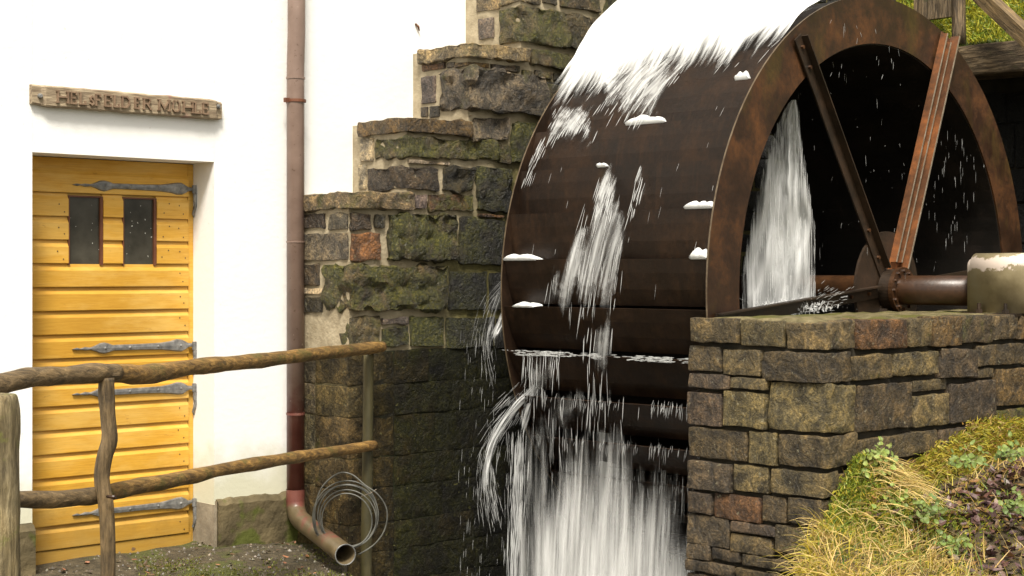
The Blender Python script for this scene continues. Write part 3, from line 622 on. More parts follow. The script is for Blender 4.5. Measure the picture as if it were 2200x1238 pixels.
GL = {'H': [(0,0,0,1),(1,0,1,1),(0,.5,1,.5)], 'E': [(0,0,0,1),(0,0,.9,0),(0,1,.9,1),(0,.5,.7,.5),(.9,0,.9,.2),(.9,1,.9,.8)], 'L': [(0,0,0,1),(0,0,.9,0),(.9,0,.9,.25)],
      'S': [(.9,.85,.5,1),(.5,1,.1,.8),(.1,.8,.2,.58),(.2,.58,.8,.42),(.8,.42,.9,.2),(.9,.2,.5,0),(.5,0,.1,.15)], 'F': [(0,0,0,1),(0,1,.9,1),(0,.5,.7,.5),(.9,1,.9,.8)],
      'D': [(0,0,0,1),(0,1,.6,1),(.6,1,.95,.7),(.95,.7,.95,.3),(.95,.3,.6,0),(.6,0,0,0)], 'R': [(0,0,0,1),(0,1,.75,1),(.75,1,.9,.78),(.9,.78,.75,.52),(.75,.52,0,.52),(.4,.52,1,0)],
      'M': [(0,0,0,1),(1,0,1,1),(0,1,.5,.15),(.5,.15,1,1)], 'Ü': [(0,.82,0,.2),(0,.2,.3,0),(.3,0,.7,0),(.7,0,1,.2),(1,.2,1,.82),(.22,1.0,.3,1.0),(.70,1.0,.78,1.0)]}
SERIF = {'H': [(0,0),(0,1),(1,0),(1,1)], 'E': [(0,0),(0,1)], 'L': [(0,0),(0,1)], 'F': [(0,0),(0,1)], 'D': [(0,0),(0,1)], 'R': [(0,0),(0,1),(1,0)], 'M': [(0,0),(0,1),(1,0),(1,1)], 'Ü': [(0,.82),(1,.82)], 'S': []}
cells = [('H',350,470),('E',490,562),('L',588,662),('S',688,742),('F',752,812),('E',848,925),('L',945,1012),('D',1028,1118),('E',1162,1218),('R',1255,1340),('M',1415,1535),('Ü',1560,1640),('H',1672,1780),('L',1793,1865),('E',1878,1945)]
lz0, lz1 = 2.262, 2.317
for ch, a, c in cells:
    x0 = onY(50 + a / 4.889, 220, YS).x; x1 = onY(50 + c / 4.889, 220, YS).x; bb = MB(); hgt = lz1 - lz0; x0 += .004; x1 -= .004; wd = x1 - x0
    small = .78 if ch == 'S' else 1
    def bar(p, q, tw):
        p = Vector((x0 + p[0] * wd, 0, lz0 + p[1] * hgt * small)); q = Vector((x0 + q[0] * wd, 0, lz0 + q[1] * hgt * small)); d = (q - p)
        d = d.normalized() if d.length > 1e-5 else Vector((1, 0, 0)); nn = Vector((-d.z, 0, d.x)) * tw; p = p - d * tw * .6; q = q + d * tw * .6
        yb, yf = YS + .002, YS - .011 + rnd.uniform(-.001, .001)
        q4 = [p - nn, q - nn, q + nn, p + nn]; vs = [(v.x, yb, v.z) for v in q4] + [(v.x, yf, v.z) for v in q4]
        bb.add(vs, [(4,5,6,7),(0,1,5,4),(1,2,6,5),(2,3,7,6),(3,0,4,7)])
    for (p, q, r, s) in GL[ch]: bar((p, q), (r, s), .0040)
    for (p, q) in SERIF[ch]: bar((p - .13, q), (p + .13, q), .0030)
    put(fixnormals(bb.build('letter', M['letter'])), sgn)

# ---- downpipe
YPI = YF - .075; xpipe = onY(635, 500, YPI).x
pipe = empty('rain_downpipe', (xpipe, YPI, GZ)); tag(pipe, 'faded red-brown rain downpipe running down the white wall to an open elbow', 'pipe')
zb = onY(632, 1075, YPI).z; mouth = atD(742, 1192, 7.98)
b = MB(); b.tube([(xpipe + .012, YPI, 5.4), (xpipe + .006, YPI, 2.75), (xpipe, YPI, 2.55), (xpipe, YPI, zb)], .049, 18, rough=.01); put(b.build('upright', M['pipe'], smooth=True), pipe)
b = MB(); pts = [Vector((xpipe, YPI, zb + .06)), Vector((xpipe, YPI, zb))]
p2 = mouth; p1 = Vector((xpipe, YPI, zb - .09)); dd = (p2 - p1).normalized()
for t in (.25, .5, .75, 1): a_ = Vector((xpipe, YPI, zb)).lerp(p1, t); c_ = p1.lerp(p1 + dd * .13, t); pts.append(a_.lerp(c_, t))
pts += [p1.lerp(p2, .5), p2]
rs = [.052] * (len(pts) - 2) + [.051, .053]
b.tube(pts, rs, 20, cap=False); b.tube([p2 + dd * .0, p2 - dd * .004, p2 - dd * .25], [.053, .048, .044], 20, cap=False)
put(b.build('elbow', M['pipe'], smooth=True), pipe)
b = MB(); 
for k in range(20):
    a = k / 20 * 2 * math.pi
up_ = Vector((0, 0, 1)); sx_ = dd.cross(up_).normalized(); sy_ = sx_.cross(dd)
ringp = [p2 + (sx_ * math.cos(a) + sy_ * math.sin(a)) * .052 for a in [k / 20 * 2 * math.pi for k in range(21)]]; b.tube(ringp, .0035, 6, cap=False); put(b.build('mouth_rim', M['iron'], smooth=True), pipe)
for py_, hh in ((168, .006), (520, .004), (889, .006), (1075, .004)):
    z = onY(635, py_, YPI).z; b = MB(); b.tube([(xpipe, YPI, z - hh), (xpipe, YPI, z + hh)], .0525, 18); put(b.build('joint_ring', M['pipe'], smooth=False), pipe)
z = onY(635, 217, YPI).z; b = MB(); b.tube([(xpipe + .003, YPI, z - .008), (xpipe + .003, YPI, z + .008)], .056, 18); b.box((xpipe - .075, YPI - .012, z - .012), (xpipe - .045, YPI + .008, z + .012)); b.box((xpipe - .012, YPI + .05, z - .008), (xpipe + .012, YF + .01, z + .008)); put(b.build('bracket', M['brownframe']), pipe)

# ================================================================== RUSTIC FENCE
def DF(px): return 1.0 / (.1553 - .0000646 * (px - 230))
def logmat(base, stretch, name):
    m = M[base].copy(); m.name = name
    for nd in m.node_tree.nodes:
        if nd.type == 'MAPPING':
            f_ = nd.inputs['Scale'].default_value[0] / .10; nd.inputs['Scale'].default_value = tuple(min(1, v * f_) if v < 1 else 1 for v in stretch)
    return m
M['logv'] = logmat('log', (1, 1, .12), 'weathered_upright_log'); M['postv'] = logmat('post', (1, 1, .1), 'lichened_upright_post')
fence = empty('rustic_pole_fence', (onZ(232, 1330, GZ).x, onZ(232, 1330, GZ).y, GZ)); tag(fence, 'rustic railing of crooked wooden poles in front of the ochre door', 'fence')
def dens(pts, k=5):
    out = []
    n = len(pts)
    for i in range(n - 1):
        p0 = pts[max(i-1, 0)]; p1 = pts[i]; p2 = pts[i+1]; p3 = pts[min(i+2, n-1)]
        for j in range(k):
            t = j / k; out.append(.5 * ((2*p1) + (p2-p0)*t + (2*p0-5*p1+4*p2-p3)*t*t + (3*p1-p0-3*p2+p3)*t**3))
    out.append(pts[-1]); return out
def rail(name, pix, mt, off=0.0, seed=0, rough=.16):
    pts = dens([Vector((*[c for c in atD(x, y, DF(x) + off)], w * DF(x) / FPX / 2)) for x, y, w in pix])
    b = MB(); b.tube([Vector(p[:3]) for p in pts], [p[3] for p in pts], 14, rough=rough, fr=9, seed=seed)
    return put(b.build(name, mt, smooth=True), fence)
rail('top_rail', [(-160, 858, 44), (-60, 838, 44), (0, 826, 43), (60, 812, 43), (130, 808, 41), (200, 802, 45), (250, 800, 40)], M['log'], 0, 1)
rail('top_rail', [(228, 802, 34), (262, 803, 42), (310, 805, 42), (365, 796, 38), (420, 788, 36), (500, 781, 33), (600, 770, 30), (700, 758, 28), (790, 749, 26), (822, 745, 24)], M['wetlog'], .02, 2)
rail('lower_rail', [(-120, 1085, 36), (-20, 1078, 36), (50, 1073, 36), (110, 1074, 37), (180, 1068, 37), (232, 1060, 37)], M['log'], .07, 3)
rail('lower_rail', [(225, 1060, 36), (260, 1053, 37), (300, 1044, 35), (360, 1034, 32), (420, 1022, 31), (500, 1005, 29), (620, 985, 26), (720, 970, 24), (803, 957, 21)], M['wetlog'], .07, 4)
def upright(name, pix, mt, D, seed, rough=.12, n=14):
    pts = dens([Vector((*[c for c in atD(x, y, D)], w * D / FPX / 2)) for x, y, w in pix], 4)
    b = MB(); b.tube([Vector(p[:3]) for p in pts], [p[3] for p in pts], n, rough=rough, fr=8, seed=seed); return put(b.build(name, mt, smooth=True), fence)
upright('post', [(229, 812, 32), (229, 850, 35), (232, 900, 33), (235, 945, 33), (224, 985, 33), (219, 1030, 32), (226, 1075, 31), (230, 1120, 32), (232, 1180, 31), (232, 1260, 31), (232, 1360, 32)], M['logv'], 6.40, 5)
o = upright('post', [(-6, 846, 60), (-6, 850, 80), (-5, 870, 88), (-4, 930, 92), (-5, 1010, 90), (-3, 1100, 88), (-3, 1200, 92), (-3, 1330, 96), (-3, 1450, 98)], M['postv'], 5.55, 6, .10, 16); o['label'] = 'thick lichen-covered grey post at the left edge'
o = upright('end_pole', [(792, 757, 22), (791, 850, 22), (790, 960, 23), (788, 1100, 24), (786, 1300, 24), (786, 1560, 24)], M['greenpole'], 8.52, 7, .04); o['label'] = 'algae-green end pole standing by the wet wall'
b = MB(); c = atD(243, 1068, 6.33); b.tube([c + Vector((-.01, .03, 0)), c + Vector((.002, -.012, 0))], [.006, .009], 8); put(b.build('bolt', M['shaft'], smooth=True), fence)
b = MB(); c = atD(238, 798, DF(238) - .03); b.box((c.x - .05, c.y - .02, c.z - .018), (c.x + .03, c.y + .03, c.z - .002)); put(b.build('joint_wedge', M['log']), fence)

# ---- coil of cable
cc = atD(744, 1106, 8.27); coil = empty('cable_coil', (cc.x, cc.y, GZ)); tag(coil, 'loose coil of grey cable leaning behind the downpipe outlet', 'cable')
rv = Vector((SA, -CA, 0)); uv = (Vector((0, 0, 1)) + Vector((CA, SA, 0)) * .10).normalized(); bk = rv.cross(uv); sc = 8.27 / FPX
for k, (dx, dy, rx, ry) in enumerate([(-3, 2, 70, 74), (-1, 4, 68, 70), (2, 2, 62, 67), (4, 8, 60, 61), (2, 12, 55, 56)]):
    pts = []
    for i in range(61):
        a = 2 * math.pi * i / 60; q = 1 + .03 * math.sin(2 * a + k)
        pts.append(cc + rv * ((dx + rx * q * math.cos(a)) * sc) + uv * ((-dy + ry * q * math.sin(a)) * sc) + bk * (.008 * k - .02 + .006 * math.sin(a + k)))
    b = MB(); b.tube(pts, .0036, 7, cap=False); put(b.build('cable_loop', M['cable'], smooth=True), coil)
st = [(-62, -40), (-66, 10), (-52, 58), (-18, 88), (12, 86), (40, 64), (70, 42), (88, 10), (84, -30), (62, -62), (28, -84)]
pts = dens([cc + rv * (x * sc) + uv * (y * sc) + bk * .03 for x, y in st], 5); b = MB(); b.tube(pts, .0040, 7); put(b.build('loose_end', M['cable'], smooth=True), coil)
b = MB(); b.tube([cc + rv * (30 * sc) + uv * (38 * sc) - bk * .03, cc + rv * (52 * sc) + uv * (46 * sc) + bk * .04, cc + rv * (64 * sc) + uv * (54 * sc)], .0022, 5); put(b.build('wire_tie', M['edge']), coil)

# ================================================================== WATER WHEEL
XC, YC, ZC, RW, YAW, WW = 7.6878, 5.17, 1.3197, 1.6437, .0464, 1.428
wheel = empty('water_wheel', (XC, YC, ZC), YAW); tag(wheel, 'large rusty iron water wheel with bucket drum, shedding white water', 'water wheel')
cy, sy = math.cos(YAW), math.sin(YAW)
def WL(x, y, z): return Vector((XC + x * cy - y * sy, YC + x * sy + y * cy, ZC + z))
def wp(phi, r, y): return WL(-r * math.cos(phi), y, r * math.sin(phi))
def hit(px, py, r):
    d = ray(px, py); ld = Vector((d.x * cy + d.y * sy, -d.x * sy + d.y * cy, d.z)); o = Vector((-XC, -YC, CAMZ - ZC)); lo = Vector((o.x * cy + o.y * sy, -o.x * sy + o.y * cy, o.z))
    A = ld.x**2 + ld.z**2; B = 2 * (lo.x*ld.x + lo.z*ld.z); C = lo.x**2 + lo.z**2 - r*r; D = B*B - 4*A*C
    if D < 0: return None
    t = (-B - math.sqrt(D)) / (2*A); p = lo + ld * t; return math.atan2(p.z, -p.x), p.y
RI = RW - .262
def ring(r0, r1, y0, y1, n=144):
    b = MB(); vs = []
    for i in range(n):
        a = 2 * math.pi * i / n; c, s = math.cos(a), math.sin(a)
        for r, y in ((r1, y0), (r1, y1), (r0, y1), (r0, y0)): vs.append((r * c, y, r * s))
    fs = []; mi = []
    for i in range(n):
        j = (i + 1) % n
        for k in range(4): fs.append((i*4+k, i*4+(k+1) % 4, j*4+(k+1) % 4, j*4+k)); mi.append(1 if k == 0 else 0)
    b.add(vs, fs); b.m = mi; return b
for y0, y1 in ((0, .010), (WW - .010, WW)):
    o = fixnormals(ring(RI, RW, y0, y1).build('shroud_ring', [M['shroud'] if y0 == 0 else M['bucket'], M['rimedge']])); o.parent = wheel
o = fixnormals(ring(RI - .006, RI + .002, .011, WW - .011, 96).build('sole_drum', M['innersteel'], smooth=False)); o.parent = wheel
NB = 40; b = MB(); th = .006; d2 = math.radians
def pl(r, f): return (-r * math.cos(d2(f)), r * math.sin(d2(f)))
prof_o = [pl(RW - .010, 0), pl(RW - .030, -2.5), pl(RW - .055, -5.5), pl(RW - .085, -8.6), pl(RW - .17, -9.4), pl(RI + .004, -9.0)]
prof_i = [pl(RI + .004, -8.6), pl(RW - .17, -9.05), pl(RW - .092, -8.2), pl(RW - .062, -5.4), pl(RW - .037, -2.4), pl(RW - .017, .05)]
b.extr(prof_o + prof_i, 'y', .0105, WW - .0105)
bk0 = fixnormals(b.build('bucket_plate', M['bucket'])); bk0.parent = wheel
for k in range(NB):
    o = bk0 if k == 0 else bk0.copy()
    if k: COL.objects.link(o)
    o.parent = wheel; o.rotation_euler = (0, R_(-3.07 + 360.0 / NB * k), 0)
def spoke_mesh(side, double):
    bb = MB(); s = -1 if side == 0 else 1
    def bx(t0, t1, ya, yb, r0, r1, mi): bb.box((r0, min(ya * s, yb * s), t0), (r1, max(ya * s, yb * s), t1), mi)
    if not double:
        bx(-.036, .034, .0125, .022, .10, RW - .04, 0); bx(-.036, -.028, .0222, .062, .13, RW - .05, 0); return bb
    bx(-.052, .050, .0125, .022, .10, RW - .015, 0)
    bx(-.052, -.044, .0222, .080, .13, RW - .0, 0); bx(-.012, -.004, .0222, .056, .17, RW - .06, 0); bx(.042, .050, .0222, .056, .15, RW - .03, 0)
    bx(-.0525, -.0430, .0802, .083, .132, RW - .002, 1); bx(-.0125, -.0035, .0562, .059, .172, RW - .062, 1); bx(.0415, .0505, .0562, .059, .152, RW - .032, 1)
    return bb
for side, y in ((0, 0.0), (1, WW)):
    for k, deg in enumerate((5, 67, 124, 185, 245, 305)):
        br = deg == 67 and side == 0; bb = spoke_mesh(side, br)
        o = bb.build('spoke', [M['spoke'] if br else M['spokedark'], M['edge'] if br else M['spokedark']]); o.parent = wheel; o.location = (0, y, 0); o.rotation_euler = (0, R_(-deg), 0)
        if br: o['label'] = 'orange rusted double-angle spoke with edges painted pale as if lit'
        if side == 0:
            for r in (.22, .40, RW - .22, RW - .10):
                for t in ((-.028, .02) if br else (0.0,)):
                    q = MB(); q.tube([(0, -.020, 0), (0, -.036, 0)], .011, 6); c = q.build('bolt', M['shaft']); c.parent = o; c.location = (r, 0, t)
def disc(name, r, y0, y1, mt, n=40):
    b = MB(); b.tube([(0, y0, 0), (0, y1, 0)], r, n); o = b.build(name, mt); o.parent = wheel; return o
disc('hub_disc', .33, -.012, .004, M['spokedark'], 48); disc('hub_disc', .33, WW - .004, WW + .012, M['innersteel'], 48)
disc('hub_flange', .128, -.115, -.090, M['shaft']); disc('hub_flange', .118, -.088, -.020, M['spokedark'])
for k in range(12):
    a = 2 * math.pi * k / 12; q = MB(); q.tube([(0, -.128, 0), (0, -.085, 0)], .011, 6); o = q.build('flange_bolt', M['shaft']); o.parent = wheel; o.location = (.106 * math.cos(a), 0, .106 * math.sin(a))
b = MB(); b.tube([(0, -.70, 0), (0, .0, 0), (0, WW + .25, 0)], .082, 28); o = b.build('axle_shaft', M['shaft'], smooth=True); o.parent = wheel

# ---- bearing housing
hb = empty('bearing_housing', tuple(WL(0, -.70, ZT - ZC)), YAW); tag(hb, 'khaki arched bearing cover with flaked paint and a painted highlight on the pier', 'housing')
def arch(rr, zt, z0, n=8, cr=.075):
    return [(-rr, z0)] + [(-rr + cr - cr * math.cos(math.pi / 2 * i / n), zt - cr + cr * math.sin(math.pi / 2 * i / n)) for i in range(n + 1)] + [(rr - cr + cr * math.sin(math.pi / 2 * i / n), zt - cr + cr * math.cos(math.pi / 2 * i / n)) for i in range(n + 1)] + [(rr, z0)]
b = MB(); zrel = ZC - ZT
b.extr(arch(.165, .318, .004), 'y', -.30, .125); o = fixnormals(b.build('cover', M['housing'])); o.parent = hb
bm = bmesh.new(); bm.from_mesh(o.data); eds = [e for e in bm.edges if abs(e.verts[0].co.y - e.verts[1].co.y) < 1e-5 and max(e.verts[0].co.z, e.verts[1].co.z) > .02]
bmesh.ops.bevel(bm, geom=eds, offset=.030, segments=3, affect='EDGES'); bm.to_mesh(o.data); bm.free(); o.data.polygons.foreach_set('use_smooth', [len(p.vertices) == 4 for p in o.data.polygons])
b = MB(); b.box((-.23, -.20, -.012), (.23, .115, .0035)); o = b.build('base_plate', M['spokedark']); o.parent = hb
for yy in (-.13, .02):
    b = MB(); b.tube([(-.205, yy, 0), (-.205, yy, .055)], .010, 8); b.tube([(-.205, yy, .004), (-.205, yy, .022)], .020, 6); o = b.build('anchor_bolt', M['spokedark']); o.parent = hb

# ================================================================== TOP RIGHT: retaining wall, flume beam, mossy bank, posts
rw = empty('retaining_wall', (10.55, 5.2, -1.2)); tag(rw, 'retaining wall behind the wheel under the timber beam, its shade coloured in near black', 'wall')
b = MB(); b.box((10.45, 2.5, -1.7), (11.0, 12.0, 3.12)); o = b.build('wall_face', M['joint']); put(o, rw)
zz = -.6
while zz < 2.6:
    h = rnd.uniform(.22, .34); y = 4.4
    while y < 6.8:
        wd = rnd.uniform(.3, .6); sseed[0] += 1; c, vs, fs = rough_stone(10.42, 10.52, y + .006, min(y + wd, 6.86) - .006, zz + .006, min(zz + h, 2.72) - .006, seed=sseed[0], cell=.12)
        bb = MB(); bb.add(vs, fs); o = bb.build('stone', M['stone'], smooth=True, loc=c); put(o, rw); o.color = (.012, .010, .007, .3); y += wd  # near-black colour stands in for the deep shade of the recess
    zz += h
M['beamv'] = logmat('beam', (1, 1, .10), 'grey_upright_timber')
def timber(name, x0, x1, y0, y1, z0, z1, mt, label, cat, rz=0, seed=1, amp=.010):
    c, vs, fs = rough_stone(x0, x1, y0, y1, z0, z1, amp=amp, cell=.07, rad=.02, seed=seed, fr=5); b = MB(); b.add(vs, fs); o = b.build(name, mt, smooth=True, loc=c); o.rotation_euler = (0, 0, rz); return tag(o, label, cat)
M['beamy'] = logmat('beam', (1, .10, 1), 'grey_beam_along')
timber('timber_beam', 9.88, 10.16, 3.2, 6.12, 2.775, 2.995, M['beamy'], 'squared grey timber beam right of the wheel under the bright moss', 'beam', seed=44)
def mbank(x, y): return 2.90 + .62 * (x - 10.0) + .10 * noise.noise(Vector((x * 2, y * 2, 0))) + .03 * noise.noise(Vector((x * 9, y * 9, 0)))
M['mossbed'] = simple('moss_bed', (.05, .065, .008), (.20, .21, .02), 9, .95, .9, .03, coord='World')
grid_sheet('mossy_slope', M['mossbed'], 10.0, 16.0, 1.0, 12.0, 60, 90, mbank)
def stick(name, p0, p1, D0, D1, wpx, mt, label, cat, seed):
    a = atD(*p0, D0); c = atD(*p1, D1); r = wpx * D0 / FPX / 2; b = MB(); b.tube([a.lerp(c, t / 8) for t in range(9)], r, 12, rough=.10, fr=5, seed=seed); return tag(b.build(name, mt, smooth=True), label, cat)
stick('fence_post', (2060, 96), (2058, -90), 11.25, 11.25, 30, M['beamv'], 'upright mossy post standing on the slope above the beam', 'post', 21)
b = MB(); c0 = onX(1966, 47, 10.28); c1 = onX(2046, 52, 10.28); zt_ = c0.z + .55
b.box((10.26, c1.y, c0.z), (10.31, c0.y, zt_)); tag(b.build('flume_board', M['beamv']), 'broad greenish board standing left of the upright post', 'board')
a = atD(2096, -22, 11.0); c = atD(2240, 112, 10.4); bb = MB(); ax = (c - a); Ln = ax.length; bb.box((-.02, -.045, -.05), (Ln, .045, .05)); o = bb.build('slanting_rail', M['log']); o.location = a; o.rotation_euler = ax.to_track_quat('X', 'Z').to_euler(); tag(o, 'slanting weathered wooden rail at the top right corner', 'rail')
b = MB(); c0 = onX(2168, 40, 11.6); b.box((11.58, c0.y - .9, c0.z - .5), (11.63, c0.y, c0.z + 1.0)); tag(b.build('fence_board', M['brownframe']), 'red-brown board behind the slanting rail', 'board')
for q, (ppx, ppy) in enumerate([]): pass

# ================================================================== WATER
wr = random.Random(11)
def spindle(b, p, q, w):
    """a thin tapering thread of water from p to q"""
    d = q - p
    if d.length < 1e-5: return
    d.normalize(); s = d.cross(Vector((CA, SA, .1))).normalized(); t = d.cross(s); m = p.lerp(q, .45); m2 = p.lerp(q, .8)
    v = [p]
    for c, ww in ((p.lerp(q, .15), .75), (m, 1.0), (m2, .7)): v += [c + s * w * ww, c + (t * .87 - s * .5) * w * ww, c - (t * .87 + s * .5) * w * ww]
    v.append(q); f = [(0, 1, 2), (0, 2, 3), (0, 3, 1)]
    for r in (1, 4): f += [(r, r+3, r+4, r+1), (r+1, r+4, r+5, r+2), (r+2, r+5, r+3, r)]
    f += [(7, 10, 8), (8, 10, 9), (9, 10, 7)]; b.add(v, f)
def inpoly(x, y, P):
    r = False; j = len(P) - 1
    for i in range(len(P)):
        if (P[i][1] > y) != (P[j][1] > y) and x < (P[j][0]-P[i][0]) * (y-P[i][1]) / (P[j][1]-P[i][1]) + P[i][0]: r = not r
        j = i
    return r
def along(phi): return Vector((-math.sin(phi), 0, -math.cos(phi)))
def drum_strands(b, poly, n, ln=(.04, .14), wd=(.0012, .0032), out=(.004, .03), clump=.5, slant=.0):
    xs = [p[0] for p in poly]; ys = [p[1] for p in poly]; k = 0; tries = 0; sd = wr.uniform(0, 99)
    while k < n and tries < n * 12:
        tries += 1; x = wr.uniform(min(xs), max(xs)); y = wr.uniform(min(ys), max(ys))
        if not inpoly(x, y, poly): continue
        if noise.noise(Vector((x * .045, y * .008, sd))) * .9 + noise.noise(Vector((x * .16, y * .02, sd))) * .6 < (wr.random() - .5) * clump * 2 - (1 - clump): continue
        h = hit(x, y, RW)
        if not h or h[1] < -.02 or h[1] > WW + .05: continue
        phi, yl = h; r = RW + wr.uniform(*out); l = wr.uniform(*ln); tg = along(phi); g = Vector((0, 0, -1)); mixv = max(0, min(1, (.9 - phi) / 1.2))
        dr = (tg * (1 - mixv * .6) + g * (mixv * .6) + Vector((-.16, 0, 0))).normalized()
        p = Vector((-r * math.cos(phi), yl, r * math.sin(phi))); q = p + dr * l + Vector((0, wr.uniform(-.1, .1) * l + slant * l, 0))
        spindle(b, WL(*p), WL(*q), wr.uniform(*wd)); k += 1
# 1. flood over the crown of the wheel
b = MB(); uvs = []
nphi, ny = 90, 110
def crown(phi, y):
    t = math.degrees(phi); n1 = noise.noise(Vector((t * .09, y * 4.5, 1))); n2 = noise.noise(Vector((t * .35, y * 18, 2)))
    return RW + .012 + .30 * max(0, min(1, (t - 46) / 34)) ** 1.4 * max(.12, min(1, (y + .10) / .5)) + .022 * n1 + .005 * n2
for i in range(nphi + 1):
    ph = R_(30 + (97 - 30) * i / nphi)
    for j in range(ny + 1):
        y = .002 + (WW + .04) * j / ny; r = crown(ph, y); p = wp(ph, r, y); t = math.degrees(ph)
        edge = 47.5 + 5.5 * noise.noise(Vector((y * 5, 3, 0))) + 3.0 * noise.noise(Vector((y * 16, 4, 0))) - 7.0 * math.exp(-((y - 1.30) / .16) ** 2) - 4.0 * math.exp(-((y - .95) / .2) ** 2) + 3.2 * math.exp(-(y / .16) ** 2)
        k = .5 + (t - edge - 2.5) / 17.0
        b.v.append(tuple(p)); b.c.append((max(0, min(1, k)),) * 3); uvs.append((y * 1.0, t / 60))
def fin(b, name, mt, uvs, smooth=True):
    o = b.build(name, mt, smooth=smooth); ul = o.data.uv_layers.new(name='UVMap'); fl = []
    for l in o.data.loops: fl.extend(uvs[l.vertex_index])
    ul.data.foreach_set('uv', fl); return o
for i in range(nphi):
    for j in range(ny):
        a = i * (ny + 1) + j; b.f.append((a, a + 1, a + ny + 2, a + ny + 1)); b.m.append(0)
M['crown'] = m_water('crown_flood', .985, streak=(34, 4.0, 1), thr=(.30, .70))
o = fin(b, 'crown_flood', M['crown'], uvs); tag(o, 'dense white flood pouring over the top of the wheel', 'water', kind='stuff')
b = MB()
drum_strands(b, [(1285, 90), (1760, 20), (1750, 90), (1640, 150), (1430, 175), (1280, 200), (1205, 215)], 91, (.05, .16), (.0010, .0025), (.0, .03), .8)
drum_strands(b, [(1285, 130), (1470, 110), (1465, 170), (1430, 190), (1400, 265), (1330, 260), (1295, 240)], 84, (.05, .14), (.0015, .004), (.004, .03), .9)
drum_strands(b, [(1195, 225), (1265, 240), (1290, 285), (1190, 300), (1165, 300)], 42, (.04, .11), (.0015, .0035), (.004, .02), .8)
drum_strands(b, [(1165, 290), (1190, 290), (1150, 380), (1128, 385)], 24, (.06, .14), (.0015, .003), (.004, .015), .6)
drum_strands(b, [(1290, 370), (1325, 370), (1320, 470), (1275, 480)], 38, (.06, .15), (.0015, .0035), (.006, .02), .7)
drum_strands(b, [(1380, 355), (1395, 360), (1378, 450), (1350, 455)], 24, (.05, .13), (.0012, .003), (.006, .02), .7)
drum_strands(b, [(1270, 420), (1345, 400), (1350, 520), (1330, 660), (1190, 660), (1170, 620), (1230, 520)], 70, (.06, .2), (.0008, .0024), (.006, .04), .9)
drum_strands(b, [(1180, 130), (1640, 130), (1540, 640), (1110, 640)], 24, (.03, .09), (.0006, .0012), (.006, .05), .7)
drum_strands(b, [(1255, 700), (1325, 690), (1315, 820), (1260, 830)], 17, (.08, .2), (.0012, .0032), (.006, .04), .7)
drum_strands(b, [(1130, 750), (1215, 750), (1190, 830), (1130, 880)], 38, (.06, .16), (.0012, .0032), (.01, .05), .7)
drum_strands(b, [(1180, 840), (1360, 835), (1340, 905), (1180, 960)], 28, (.06, .16), (.0010, .003), (.0, .04), .8)
tag(b.build('drum_runoff', M['strand'], smooth=True), 'thin white streams running down the bucket drum', 'water', kind='stuff')
# silky films of water on the drum
def proj(p):
    Z = CA * p.x + SA * p.y; return CXP + FPX * (SA * p.x - CA * p.y) / Z, HZ - FPX * (p.z - CAMZ) / Z
FILM = [([(1285, 130), (1500, 110), (1478, 160), (1440, 185), (1405, 262), (1345, 262), (1300, 235)], .62), ([(1200, 222), (1262, 235), (1290, 292), (1180, 306), (1160, 300)], .75), ([(1168, 285), (1190, 290), (1152, 385), (1126, 385)], .5),
        ([(1286, 372), (1328, 370), (1322, 475), (1275, 480)], .6), ([(1380, 358), (1396, 360), (1378, 452), (1350, 455)], .55), ([(1285, 430), (1340, 410), (1345, 520), (1325, 665), (1190, 665), (1172, 620), (1235, 520)], .58),
        ([(1262, 700), (1325, 695), (1312, 825), (1262, 830)], .5), ([(1135, 752), (1222, 752), (1190, 840), (1130, 880)], .5), ([(1180, 835), (1340, 832), (1330, 890), (1280, 890), (1180, 965)], .5), ([(1150, 880), (1200, 880), (1200, 1000), (1130, 1000)], .55)]
b = MB(); uvs = []; nphi, ny = 170, 130
for i in range(nphi + 1):
    ph = R_(-38 + 94 * i / nphi)
    for j in range(ny + 1):
        y = .012 + (WW - .014) * j / ny; p = wp(ph, RW + .012 + .012 * noise.noise(Vector((ph * 6, y * 9, 4))), y); X, Y = proj(p)
        X += 10 * noise.noise(Vector((y * 14, ph * 3, 1))); Y += 30 * noise.noise(Vector((y * 11, ph * 2, 7))); k = 0
        for P, wgt in FILM:
            q_ = sum(1 for o1, o2 in ((0, 0), (7, -16), (-7, 16), (3, 34), (-3, -34), (10, 8), (-10, -8), (0, 55)) if inpoly(X + o1, Y + o2, P)) / 8.0; k = max(k, wgt * q_)
        b.v.append(tuple(p)); b.c.append((k, k, k)); uvs.append((y + .40 * ph, ph))
for i in range(nphi):
    for j in range(ny):
        a = i * (ny + 1) + j
        if max(b.c[q][0] for q in (a, a + 1, a + ny + 2, a + ny + 1)) > 0: b.f.append((a, a + 1, a + ny + 2, a + ny + 1)); b.m.append(0)
M['film'] = m_water('silky_film', .80, streak=(34, 4.5, 1), thr=(.30, .74))
tag(fin(b, 'drum_film', M['film'], uvs), 'silky films of white water sliding down the bucket drum', 'water', kind='stuff')
